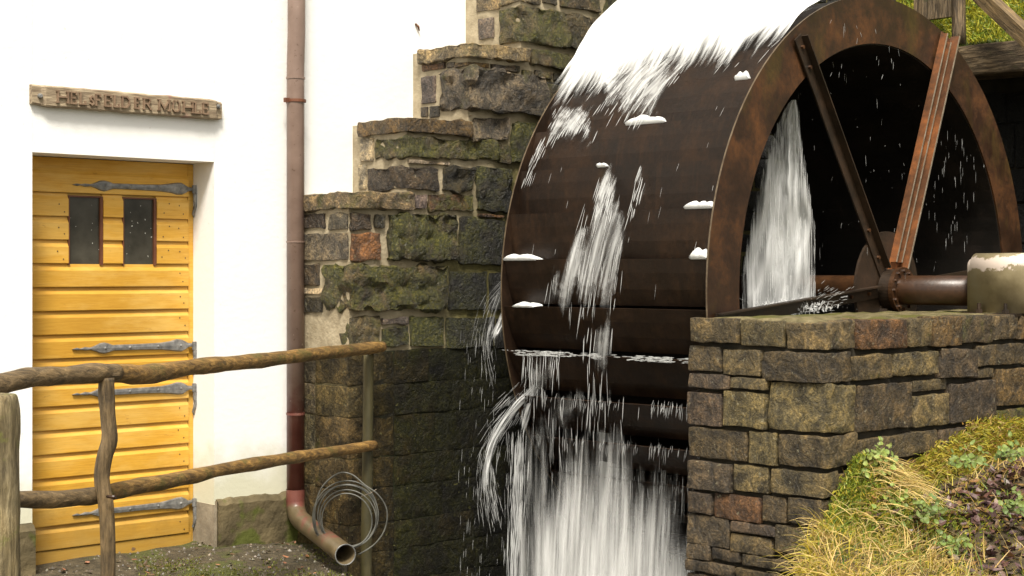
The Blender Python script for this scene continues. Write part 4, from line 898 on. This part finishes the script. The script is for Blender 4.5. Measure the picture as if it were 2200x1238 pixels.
# 2. foam standing at bucket lips
def lip_foam(px0, px1, py, hpx, tail=0):
    """a mound of foam behind a bucket lip between two picture positions"""
    h0 = hit(px0, py, RW - .012); h1 = hit(px1, py, RW - .012); kk = round((math.degrees((h0[0] + h1[0]) / 2) + 3.07) / 9.0); ph = R_(-3.07 + 9 * kk)
    ya, yb = h0[1], h1[1]; n = 16; b = MB(); vs = []; hh = hpx * 7.4 / FPX; sd = wr.uniform(0, 50)
    for i in range(n + 1):
        t = i / n; y = ya + (yb - ya) * t; env = math.sin(math.pi * min(1, max(0, t))) ** .35 * (.8 + .6 * noise.noise(Vector((t * 3, sd, 0))) + .25 * noise.noise(Vector((t * 9, sd, 0))))
        env = max(.05, env)
        for rr, zz in ((-.05, -.012), (-.002, -.004), (.010, hh * env * .35), (-.008, hh * env * .8), (-.032, hh * env), (-.07, hh * env * .7)):
            p = wp(ph, RW + rr - .004, y); p.z += zz; vs.append(p)
    fs = [(i*6+k, i*6+6+k, i*6+7+k, i*6+1+k) for i in range(n) for k in range(5)]; b.add(vs, fs)
    o = fixnormals(b.build('lip_foam', M['foam'], smooth=True)); return o
LF = [((1340, 1420, 283, 30), 'rounded foam clump in the upper middle of the drum'), ((1576, 1602, 180, 30), 'small white foam spot near the top of the near rim'), ((1282, 1300, 368, 18), 'tiny foam speck below the middle clump'),
      ((1472, 1531, 450, 26), 'flat foam clump against the near rim above the middle'), ((1084, 1152, 567, 18), 'thin foam streak by the far rim at mid height'), ((1484, 1519, 560, 30), 'foam tongue at the near rim at mid height'),
      ((1104, 1150, 660, 14), 'foam spilling off the far rim below mid height')]
for a, lb in LF: tag(lip_foam(*a), 'white ' + lb if not lb.startswith('small') else lb, 'foam', 'foam clumps on the bucket lips', kind='stuff')
b = MB()
for i in range(420):      # thin line of overflow along the lip below mid height
    y = wr.uniform(.02, WW - .02)
    if noise.noise(Vector((y * 4, 2, 0))) + .4 * noise.noise(Vector((y * 17, 2, 0))) < wr.uniform(-.45, .3): continue
    ph = R_(-12.07); p = wp(ph, RW - .004, y) + Vector((0, 0, wr.uniform(-.012, .016))); q = p + (WL(0, 1, 0) - WL(0, 0, 0)) * wr.uniform(.02, .07); spindle(b, p, q, wr.uniform(.0015, .004))
for row, n, ln in ((-21.07, 260, (.02, .08)), (-30.07, 300, (.02, .08)), (-39.07, 180, (.02, .08))):
    for i in range(n):
        y = wr.uniform(0.0, WW * .72) if wr.random() < .7 else wr.uniform(0, WW); 
        if noise.noise(Vector((y * 9, row, 0))) + .5 * noise.noise(Vector((y * 31, row, 0))) < wr.uniform(-.2, .5): continue
        p = wp(R_(row), RW - .006, y) + Vector((0, 0, wr.uniform(-.01, .035))); q = p + Vector((-.01, 0, -wr.uniform(*ln))); spindle(b, p, q, wr.uniform(.0008, .002))
tag(b.build('lip_drips', M['faint'], smooth=True), 'rows of dripping threads along the lower bucket lips', 'water', kind='stuff')
# 3. jets thrown off the far rim at the left
def jet(b, path, n, D, spread=9, ln=(.05, .14), wd=(.0015, .004)):
    P = dens([Vector((x, y, s)) for x, y, s in path], 8)
    for i in range(n):
        k = wr.randrange(len(P) - 2); p = P[k]; q = P[min(k + 2, len(P) - 1)]; s = p.z * spread / 9; dx, dy = wr.gauss(0, s), wr.gauss(0, s * .7); d = D + wr.uniform(-.06, .06)
        a = atD(p.x + dx, p.y + dy, d); c = atD(q.x + dx * 1.05, q.y + dy, d); v = (c - a).normalized(); spindle(b, a, a + v * wr.uniform(*ln), wr.uniform(*wd))
def ribbons(name, paths, D, label):
    b = MB(); uvs = []
    for q, (path, dens0) in enumerate(paths):
        P = dens([Vector(p) for p in path], 8); nw = 14; base = len(b.v); m = len(P)
        for i, p in enumerate(P):
            t = (P[min(i + 1, m - 1)] - P[max(i - 1, 0)]); t.z = 0; t.normalize(); nx = Vector((-t.y, t.x, 0)); f = i / (m - 1)
            for k in range(nw + 1):
                u = 2 * k / nw - 1; w_ = p.z * (1 + .25 * noise.noise(Vector((f * 9, u * 2, q)))); d = D + .05 * (1 - u * u) * -1 + .03 * noise.noise(Vector((f * 6, u * 3, q)))
                b.v.append(tuple(atD(p.x + nx.x * u * w_, p.y + nx.y * u * w_, d))); e_ = (1 - u * u) ** .5; k_ = dens0 * e_ * min(1, f / .06 + .2, (1 - f) / .25) + .15 * noise.noise(Vector((f * 10, u * 2.5, q + 7)))
                b.c.append((max(0, min(1, k_)),) * 3); uvs.append((u * p.z * .0026 + q, f * m * .02))
        for i in range(m - 1):
            for k in range(nw): a = base + i * (nw + 1) + k; b.f.append((a, a + 1, a + nw + 2, a + nw + 1)); b.m.append(0)
    return tag(fin(b, name, M['jetfilm'], uvs), label, 'water', kind='stuff')
M['jetfilm'] = m_water('jet_film', .85, streak=(150, 5.0, 1), thr=(.34, .68))
ribbons('rim_jet', [([(1150, 655, 6), (1115, 654, 8), (1092, 668, 11), (1076, 695, 12), (1064, 722, 10), (1056, 742, 6)], .85), ([(1092, 590, 5), (1070, 640, 14), (1052, 700, 17), (1046, 750, 12), (1050, 790, 6)], .42)], 9.05, 'short bright jet spilling off the far rim at mid height')
ribbons('rim_jet', [([(1180, 765, 8), (1150, 830, 14), (1112, 868, 13), (1075, 918, 13), (1052, 970, 12), (1044, 1020, 10), (1046, 1070, 12), (1052, 1115, 10)], .66), ([(1195, 760, 14), (1165, 800, 15), (1142, 850, 15), (1125, 910, 10), (1118, 960, 6)], .62), ([(1052, 990, 6), (1062, 1050, 8), (1064, 1100, 7), (1062, 1130, 4)], .5)], 8.95, 'long curved jet thrown from the lower far rim past the dark wall')
b = MB()
jet(b, [(1090, 600, 10), (1060, 640, 14), (1045, 700, 14), (1042, 745, 10), (1050, 800, 6)], 60, 9.1, wd=(.0006, .0014))
jet(b, [(1165, 775, 8), (1140, 830, 10), (1110, 865, 9), (1075, 915, 9), (1050, 965, 8), (1043, 1020, 7), (1046, 1060, 10), (1055, 1105, 9)], 260, 8.95, ln=(.04, .14), wd=(.0006, .0016), spread=14)
tag(b.build('jet_spray', M['faint'], smooth=True), 'fine spray around the jets at the far rim', 'water', kind='stuff')
# 4. curtain falling from the underside of the wheel
def curtain(name, off, y0, y1, ztop, zbot, mt, top_noise, seed, label, dens_=(.25, 1.0)):
    b = MB(); uvs = []; ny, nz = 90, 50
    for i in range(ny + 1):
        y = y0 + (y1 - y0) * i / ny; zt = ztop + .26 * (y - .55) + top_noise * noise.noise(Vector((y * 4.5, seed, 0))) + top_noise * .6 * noise.noise(Vector((y * 15, seed, 0)))
        for k in range(nz + 1):
            t = k / nz; z = zt + (zbot - zt) * t; x = -RW * .97 + off - .10 * t + .05 * noise.noise(Vector((y * 5, z * .9, seed))) + .018 * noise.noise(Vector((y * 22, z * 1.5, seed)))
            b.v.append(tuple(WL(x, y, z - ZC))); e = min(1, (y1 - y) / .12, (y - y0) / .02 + .3); dn = (dens_[0] + (dens_[1] - dens_[0]) * min(1, t * 1.25)) * max(0, e) - (1 - min(1, t / .06)) * .35
            dn += .26 * noise.noise(Vector((y * 3.5, z * 1.4, seed + 5))) + .12 * noise.noise(Vector((y * 11, z * 2.2, seed + 9)))
            b.c.append((max(0, min(1, dn)),) * 3); uvs.append((y + seed, z))
    for i in range(ny):
        for k in range(nz):
            a = i * (nz + 1) + k; b.f.append((a, a + 1, a + nz + 2, a + nz + 1)); b.m.append(0)
    return tag(fin(b, name, mt, uvs), label, 'water', kind='stuff')
M['curtain'] = m_water('falling_curtain', .74, colr=(.92, .92, .90), streak=(38, 1.5, 1), thr=(.24, .78))
curtain('falling_curtain', .16, .00, WW - .01, .60, -1.15, M['curtain'], .16, 3, 'front veil of water falling from the underside of the wheel', (.18, 1.0))
curtain('falling_curtain', .36, .00, WW - .03, .50, -1.15, M['curtain'], .14, 8, 'rear veil of water falling behind the front veil', (.28, .95))
curtain('falling_curtain', .02, .30, WW - .02, .60, -1.15, M['curtain'], .25, 13, 'thin outer veil of water left of the main fall', (.22, .78))
b = MB()
for i in range(700):
    y = wr.uniform(.0, WW - .05); x = -RW * .97 + wr.uniform(-.16, .40); z = wr.uniform(-.6, .55 + .22 * (y - .5))
    if noise.noise(Vector((y * 7, x * 5, z * .7))) < wr.uniform(-.5, .5): continue
    p = WL(x, y, z - ZC); spindle(b, p, p + Vector((wr.uniform(-.012, .006), wr.uniform(-.006, .006), -wr.uniform(.07, .28))), wr.uniform(.0006, .0016))
for i in range(300):       # the bright left edge of the fall
    z = wr.uniform(-.5, .55); t = (.55 - z) / 1.05; x = -RW * .97 + .05 - .06 * t; p = WL(x + wr.gauss(0, .02), WW - .05 + wr.gauss(0, .022), z - ZC); spindle(b, p, p + Vector((-.006, .004, -wr.uniform(.08, .22))), wr.uniform(.001, .0028))
for i in range(120):       # stray drops in front of the dark wall
    px_, py_ = wr.uniform(985, 1115), wr.uniform(700, 1238); p = atD(px_, py_, 8.9 + wr.uniform(-.1, .2)); spindle(b, p, p + Vector((-.004, 0, -wr.uniform(.02, .09))), wr.uniform(.0006, .0012))
tag(b.build('falling_threads', M['faint'], smooth=True), 'countless falling threads of water below the wheel', 'water', kind='stuff')
# 5. leak inside the wheel and its splash on the pier edge
b = MB(); uvs = []; ny, nz = 36, 50
def casc(py): t = (py - 215) / 455.0; return 1700 + (1594 - 1700) * min(1, (t / .80)) ** .62, 1712 + (1752 - 1712) * min(1, max(0, (t - .0) / .6)) ** 1.0
for k in range(nz + 1):
    py_ = 215 + 455 * k / nz; l, r = casc(py_)
    for i in range(ny + 1):
        s = i / ny; px_ = l + (r - l) * s + 5 * noise.noise(Vector((k * .2, s * 5, 0))); p = WL(0, 0, 0); D = 8.72 + .10 * noise.noise(Vector((s * 6, k * .07, 2)))
        b.v.append(tuple(atD(px_, py_, D))); e = min(1, s / .12, (1 - s) / .12); hole = .55 * math.exp(-(((px_ - 1672) / 20) ** 2 + ((py_ - 285) / 60) ** 2)); b.c.append((max(0, min(1, .40 + .5 * e - hole + .18 * noise.noise(Vector((s * 4, k * .12, 8))))),) * 3); uvs.append((px_ / 400.0 + 3, py_ / 420.0))
for k in range(nz):
    for i in range(ny):
        a = k * (ny + 1) + i; b.f.append((a, a + 1, a + ny + 2, a + ny + 1)); b.m.append(0)
M['casc'] = m_water('inner_cascade', .66, streak=(95, 2.8, 1), thr=(.36, .68))
tag(fin(b, 'inner_cascade', M['casc'], uvs), 'white cascade leaking down inside the wheel behind the near rim', 'water', kind='stuff')
b = MB()
for i in range(900):
    py_ = wr.uniform(225, 660); l, r = casc(py_); px_ = wr.uniform(l, r); p = atD(px_, py_, 8.72 + wr.uniform(-.1, .12)); spindle(b, p, p + Vector((wr.uniform(-.004, .004), 0, -wr.uniform(.04, .16))), wr.uniform(.0008, .0022))
for i in range(75):
    x, y = wr.uniform(1700, 2010), wr.uniform(130, 600); p = atD(x, y, wr.uniform(8.8, 9.6)); spindle(b, p, p + Vector((wr.uniform(-.008, .008), 0, -wr.uniform(.01, .09) * wr.random())), wr.uniform(.0003, .0011))
for i in range(50):
    x, y = wr.gauss(2055, 28), wr.uniform(270, 520); p = atD(x, y, wr.uniform(9.3, 9.9)); spindle(b, p, p + Vector((0, 0, -wr.uniform(.02, .08))), wr.uniform(.0006, .0013))
for i in range(40):
    x, y = wr.uniform(1620, 1960), wr.uniform(10, 160); h_ = hit(x, y, RW); p = atD(x, y, 8.6); spindle(b, p, p + Vector((wr.uniform(-.02, .02), 0, -wr.uniform(.02, .07))), wr.uniform(.0006, .0014))
tag(b.build('inner_drops', M['faint'], smooth=True), 'fine drops and threads falling inside the dark wheel', 'water', kind='stuff')
b = MB()
for i in range(240):
    a = wr.uniform(.05, 1.35) if wr.random() < .75 else wr.uniform(1.35, 3.0); o_ = atD(wr.gauss(1705, 30), 668, 8.45 + wr.uniform(-.1, .1)); l = wr.expovariate(1 / .05)
    d = Vector((SA * math.cos(a), -CA * math.cos(a), math.sin(a) * .6)); p = o_ + d * wr.uniform(0, .28) * (1.0 if a < 1.35 else .3) + Vector((0, 0, wr.uniform(-.02, .03))); spindle(b, p, p + d * min(l * .6, .045), wr.uniform(.0005, .0012))
for i in range(500):
    p = atD(wr.gauss(1705, 34), wr.gauss(664, 6), 8.45 + wr.uniform(-.1, .1)); spindle(b, p, p + Vector((wr.uniform(-.02, .02), wr.uniform(-.02, .02), wr.uniform(.0, .03))), wr.uniform(.002, .006))
tag(b.build('pier_splash', M['strand'], smooth=True), 'white splash at the foot of the cascade behind the pier top', 'water', kind='stuff')
b = MB()   # foam at the foot of the fall
for i in range(500):
    p = WL(-RW + wr.uniform(-.5, .5), wr.uniform(-.1, WW), 0); p.z = -1.12; r = wr.uniform(.02, .07); n = 6
    vs = [p + Vector((r * math.cos(k), r * math.sin(k), -.01)) for k in [2 * math.pi * j / n for j in range(n)]] + [p + Vector((0, 0, r * wr.uniform(.5, 1.4)))]; b.add(vs, [(k, (k + 1) % n, n) for k in range(n)])
tag(b.build('plunge_foam', M['foam'], smooth=True), 'churned foam where the fall meets the stream', 'water', kind='stuff')

# ================================================================== PLANTS
vr = random.Random(5)
def jitc(c, k=.25): q = 1 + vr.uniform(-k, k); return (c[0] * q * vr.uniform(.9, 1.1), c[1] * q, c[2] * q * vr.uniform(.8, 1.2))
def blade(b, p, d, ln, w, c, bend=.4, seg=3):
    d = d.normalized(); s = d.cross(Vector((vr.uniform(-1, 1), vr.uniform(-1, 1), .2))).normalized(); vs = []; q = Vector(p); dd = Vector(d); side = Vector((vr.uniform(-1, 1), vr.uniform(-1, 1), -.9)).normalized()
    for i in range(seg + 1):
        ww = w * (1 - i / seg) ** .7 + .0003; vs += [q - s * ww, q + s * ww]; q = q + dd * (ln / seg); dd = (dd + side * (bend / seg)).normalized()
    b.add(vs, [(2*i, 2*i+1, 2*i+3, 2*i+2) for i in range(seg)], 0, c)
def leaf(b, p, nrm, ax, ln, w, c):
    ax = (ax - nrm * ax.dot(nrm)).normalized(); s = nrm.cross(ax); cu = nrm * ln * vr.uniform(-.1, .3)
    vs = [p, p + ax * ln * .3 + s * w, p + ax * ln * .7 + s * w * .8 + cu * .5, p + ax * ln + cu, p + ax * ln * .7 - s * w * .8 + cu * .5, p + ax * ln * .3 - s * w, p + ax * ln * .5 - nrm * w * .25 + cu * .2]
    b.add(vs, [(0,1,6),(1,2,6),(2,3,6),(3,4,6),(4,5,6),(5,0,6)], 0, c)
def rv3(up=.5): return Vector((vr.uniform(-1, 1), vr.uniform(-1, 1), vr.uniform(-1, 1) + up)).normalized()
STRAW, YGR, MOSS, GRN, DRY, PUR = (.62, .46, .17), (.46, .38, .045), (.25, .25, .022), (.13, .20, .03), (.34, .21, .06), (.10, .052, .05)
b = MB()      # moss on bank, mound, and clinging to the wall on the right
def mossy(p, nrm, n, c, ln=(.012, .03), sp=.03):
    for _ in range(n):
        q = p + rv3(0) * sp * vr.random(); d = (nrm + rv3(.1) * .9).normalized(); blade(b, q, d, vr.uniform(*ln), vr.uniform(.002, .004), jitc(c), .8, 2)
for i in range(7000):
    x = vr.gauss(6.11, .19); y = YP - .02 - abs(vr.gauss(0, .20))
    if y > YP or x < brink(YP - y) - .1: continue
    z = bank_h(x, y); c = (.22, .27, .025) if vr.random() < .6 else (YGR if vr.random() < .5 else (.09, .13, .015)); mossy(Vector((x, y, z + .005)), Vector((0, -.45, .9)), 3, c)
for i in range(5200):     # patches hanging on the pier's right-hand face
    px_ = vr.uniform(1930, 2230); lim = 905 + max(0, (2110 - px_)) * .62 + 14 * noise.noise(Vector((px_ * .04, 0, 0)))
    py_ = lim + abs(vr.gauss(0, 75))
    p = onY(px_, py_, YP - .035)
    if p.z < bank_h(p.x, YP - .05) - .05: continue
    c = YGR if vr.random() < .45 else (MOSS if vr.random() < .6 else DRY); mossy(p, Vector((0, -.8, .25)), 2, c, (.015, .045), .04)
for i in range(3000):
    x = vr.uniform(5.2, 8.4); y = vr.uniform(2.6, YP - .02)
    if noise.noise(Vector((x * 2.3, y * 2.3, 9))) < -.05 and x > 5.75: continue
    z = bank_h(x, y); mossy(Vector((x, y, z + .004)), Vector((-.2, -.2, .9)), 3, YGR if vr.random() < .5 else MOSS)
for i in range(3600):     # the steep side towards the stream
    y = vr.uniform(2.6, YP - .01); x = brink(YP - y) + vr.uniform(-.42, .08); z = bank_h(x, y)
    mossy(Vector((x, y, z + .004)), Vector((-.7, -.3, .5)), 2, YGR if vr.random() < .45 else ((.20, .23, .022) if vr.random() < .6 else DRY), (.015, .04), .035)
tag(b.build('bank_moss', M['leafy']), 'bright green moss cushions on the bank and pier corner', 'moss', kind='stuff')
b = MB()      # grass
for i in range(5200):
    x = vr.uniform(5.0, 8.6); y = YP - .04 - abs(vr.uniform(0, 1.9)); z = bank_h(x, y)
    if z < -.5: continue
    t = YP - y; dry = noise.noise(Vector((x * 1.7, y * 1.7, 3)))
    if .22 < t < .75 and x > 6.15 and vr.random() < .80: continue
    if t < .32 and x < 6.4 and vr.random() < .8: continue
    c = STRAW if (dry + vr.uniform(-.5, .5) > -.15) else (YGR if vr.random() < .5 else GRN); d = Vector((vr.uniform(-.7, .4), vr.uniform(-.7, .4), vr.uniform(.5, 1.2))); blade(b, (x, y, z - .005), d, vr.uniform(.05, .17), vr.uniform(.0014, .0030), jitc(c), 1.1, 4)
for i in range(2600):
    t = vr.uniform(.12, 1.3); y = YP - t; x = brink(t) + vr.uniform(-.05, .75); z = bank_h(x, y); blade(b, (x, y, z - .005), Vector((vr.uniform(-.9, .4), vr.uniform(-.9, .3), vr.uniform(.4, 1.0))), vr.uniform(.05, .16), vr.uniform(.0014, .0030), jitc(STRAW if vr.random() < .6 else (YGR if vr.random() < .6 else GRN)), 1.4, 4)
for i in range(230):      # dry stalks hanging down the moss mound
    x = vr.gauss(6.14, .14); y = YP - .06 - abs(vr.gauss(.05, .12)); z = bank_h(x, y) + vr.uniform(0, .02); blade(b, (x, y, z), Vector((vr.uniform(-.5, .5), -1, .35)), vr.uniform(.10, .26), vr.uniform(.0012, .0024), jitc(STRAW, .3), 1.9, 5)
for i in range(1300):      # tufts over the brink towards the stream
    y = vr.uniform(2.9, YP - .08); e = brink(YP - y); x = e + vr.uniform(-.25, .12); z = bank_h(x, y); blade(b, (x, y, z), Vector((vr.uniform(-1.2, -.2), vr.uniform(-.6, .5), vr.uniform(.2, .9))), vr.uniform(.08, .22), vr.uniform(.0015, .003), jitc(STRAW if vr.random() < .6 else YGR), 1.5, 4)
tag(b.build('bank_grass', M['leafy']), 'straw-coloured and green grass covering the bank', 'grass', kind='stuff')
b = MB()      # dead leaves
for i in range(2600):
    x = vr.uniform(5.9, 8.4); y = YP - .12 - abs(vr.gauss(.36, .26)); z = bank_h(x, y)
    if y < 2.4: continue
    c = PUR if vr.random() < .62 else ((.17, .12, .10) if vr.random() < .5 else (.20, .11, .04)); leaf(b, Vector((x, y, z + vr.uniform(.006, .03))), (Vector((0, -.1, 1)) + rv3(0) * .6).normalized(), rv3(0), vr.uniform(.03, .065), vr.uniform(.009, .018), jitc(c, .35))
for i in range(150):
    x = vr.uniform(3.4, 5.1); y = vr.uniform(6.2, 7.5)
    if x > edge_x(y) - .03: continue
    leaf(b, Vector((x, y, terr(x, y) + .01)), (Vector((0, 0, 1)) + rv3(0) * .4).normalized(), rv3(0), vr.uniform(.02, .045), vr.uniform(.006, .012), jitc((.30, .13, .07) if vr.random() < .35 else (.10, .065, .035), .4))
tag(b.build('leaf_litter', M['dead']), 'dead purple-brown leaves lying on the bank and terrace', 'leaves', kind='stuff')
b = MB()      # small gravel on the terrace
for i in range(1600):
    x = vr.uniform(3.3, 5.15); y = vr.uniform(6.0, 7.55)
    if x > edge_x(y) - .02 or (y > YF - .05 and (x < DX0 or x > DX1)): continue
    r = vr.uniform(.004, .014); p = Vector((x, y, terr(x, y))); k0 = vr.uniform(0, 6); c = jitc((.085, .068, .042) if vr.random() < .88 else (.26, .23, .18), .4)
    vs = [p + Vector((r * math.cos(k0 + a) * vr.uniform(.7, 1.2), r * math.sin(k0 + a) * vr.uniform(.7, 1.2), -.002)) for a in (0, 1.26, 2.5, 3.77, 5.0)] + [p + Vector((0, 0, r * .7))]; b.add(vs, [(k, (k + 1) % 5, 5) for k in range(5)], 0, c)
tag(b.build('gravel', M['dead']), 'small loose stones on the mossy terrace', 'gravel', kind='stuff')
b = MB()      # moss on terrace and at plinth foot
for i in range(5200):
    x = vr.uniform(3.6, 5.2); y = vr.uniform(6.0, 7.38)
    if x > edge_x(y) - .0: continue
    if noise.noise(Vector((x * 3, y * 3, 12))) + (.25 if x > 4.5 and y < 6.9 else -.05) < .05: continue
    mossy(Vector((x, y, terr(x, y) + .002)), Vector((0, 0, 1)), 2, (.10, .11, .015) if vr.random() < .7 else (.16, .16, .02), (.008, .018), .02)
tag(b.build('terrace_moss', M['leafy']), 'low dark moss spreading over the terrace edge', 'moss', kind='stuff')
def ivy(name, cen, n, R3, lab, c):
    e = empty(name, cen); tag(e, lab, 'plant', 'small leafy plants on the bank'); b = MB(); s = MB()
    for i in range(n):
        p = Vector(cen) + Vector((vr.gauss(0, R3[0]), -abs(vr.gauss(0, R3[1])), abs(vr.gauss(0, R3[2])))); leaf(b, p, (Vector((-.4, -.7, .6)) + rv3(0) * .6).normalized(), rv3(0), vr.uniform(.018, .034), vr.uniform(.008, .014), jitc(c, .25))
        if i % 2 == 0: s.tube([Vector(cen) + Vector((vr.gauss(0, R3[0] * .4), .02, 0)), p], .0012, 4)
    put(b.build('leaves', M['leafy']), e); put(s.build('stems', M['postv']), e)
c = onY(1876, 985, YP - .10); ivy('ivy_plant', (c.x, c.y, c.z - .06), 130, (.055, .04, .06), 'pale green ivy tuft on top of the moss mound at the pier corner', (.24, .30, .07))
c = onY(1905, 1085, YP - .22); ivy('ivy_plant', (c.x, c.y, c.z - .05), 60, (.04, .04, .06), 'small leafy sprig hanging below the ivy tuft', (.22, .30, .06))
for (px_, py_, lb) in ((2060, 1000, 'low green weed at the foot of the wall right of the mound'), (2150, 985, 'leafy weed under the mossy stones at the right edge'), (2030, 1180, 'green weed among the dead leaves near the bottom edge'), (2165, 1100, 'weed with broad leaves in the leaf litter at the far right'), (1975, 1110, 'small weed at the left edge of the leaf litter')):
    D = 7.0
    for _ in range(40):
        p = atD(px_, py_, D)
        if p.y > YP - .06: D -= .05; continue
        h = bank_h(p.x, p.y)
        if p.z < h: D -= .04
        else: break
    ivy('weed_plant', tuple(p), 55, (.06, .05, .04), lb, (.16, .22, .05))
b = MB()      # bright moss on the slope at top right
for i in range(5200):
    px_, py_ = vr.uniform(1900, 2215), vr.uniform(-30, 112); D = 10.6
    for _ in range(60):
        p = atD(px_, py_, D)
        if p.x > 10.0 and p.z < mbank(p.x, p.y): break
        D += .06
    if p.x <= 10.0: continue
    c = (.42, .39, .035) if vr.random() < .55 else ((.17, .24, .03) if vr.random() < .7 else (.10, .12, .02))
    for _ in range(3): blade(b, p + rv3(0) * .03, (Vector((-.6, -.3, .7)) + rv3(0) * .8), vr.uniform(.03, .09), vr.uniform(.004, .008), jitc(c, .3), .9, 2)
for i in range(1500):
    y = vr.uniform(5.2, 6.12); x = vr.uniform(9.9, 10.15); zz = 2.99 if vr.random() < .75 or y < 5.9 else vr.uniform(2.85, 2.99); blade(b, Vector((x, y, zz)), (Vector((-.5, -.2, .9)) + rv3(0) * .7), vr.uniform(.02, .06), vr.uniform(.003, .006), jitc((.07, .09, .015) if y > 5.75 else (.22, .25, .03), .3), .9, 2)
tag(b.build('slope_moss', M['leafy']), 'bright yellow-green moss on the slope above the timber beam', 'moss', kind='stuff')
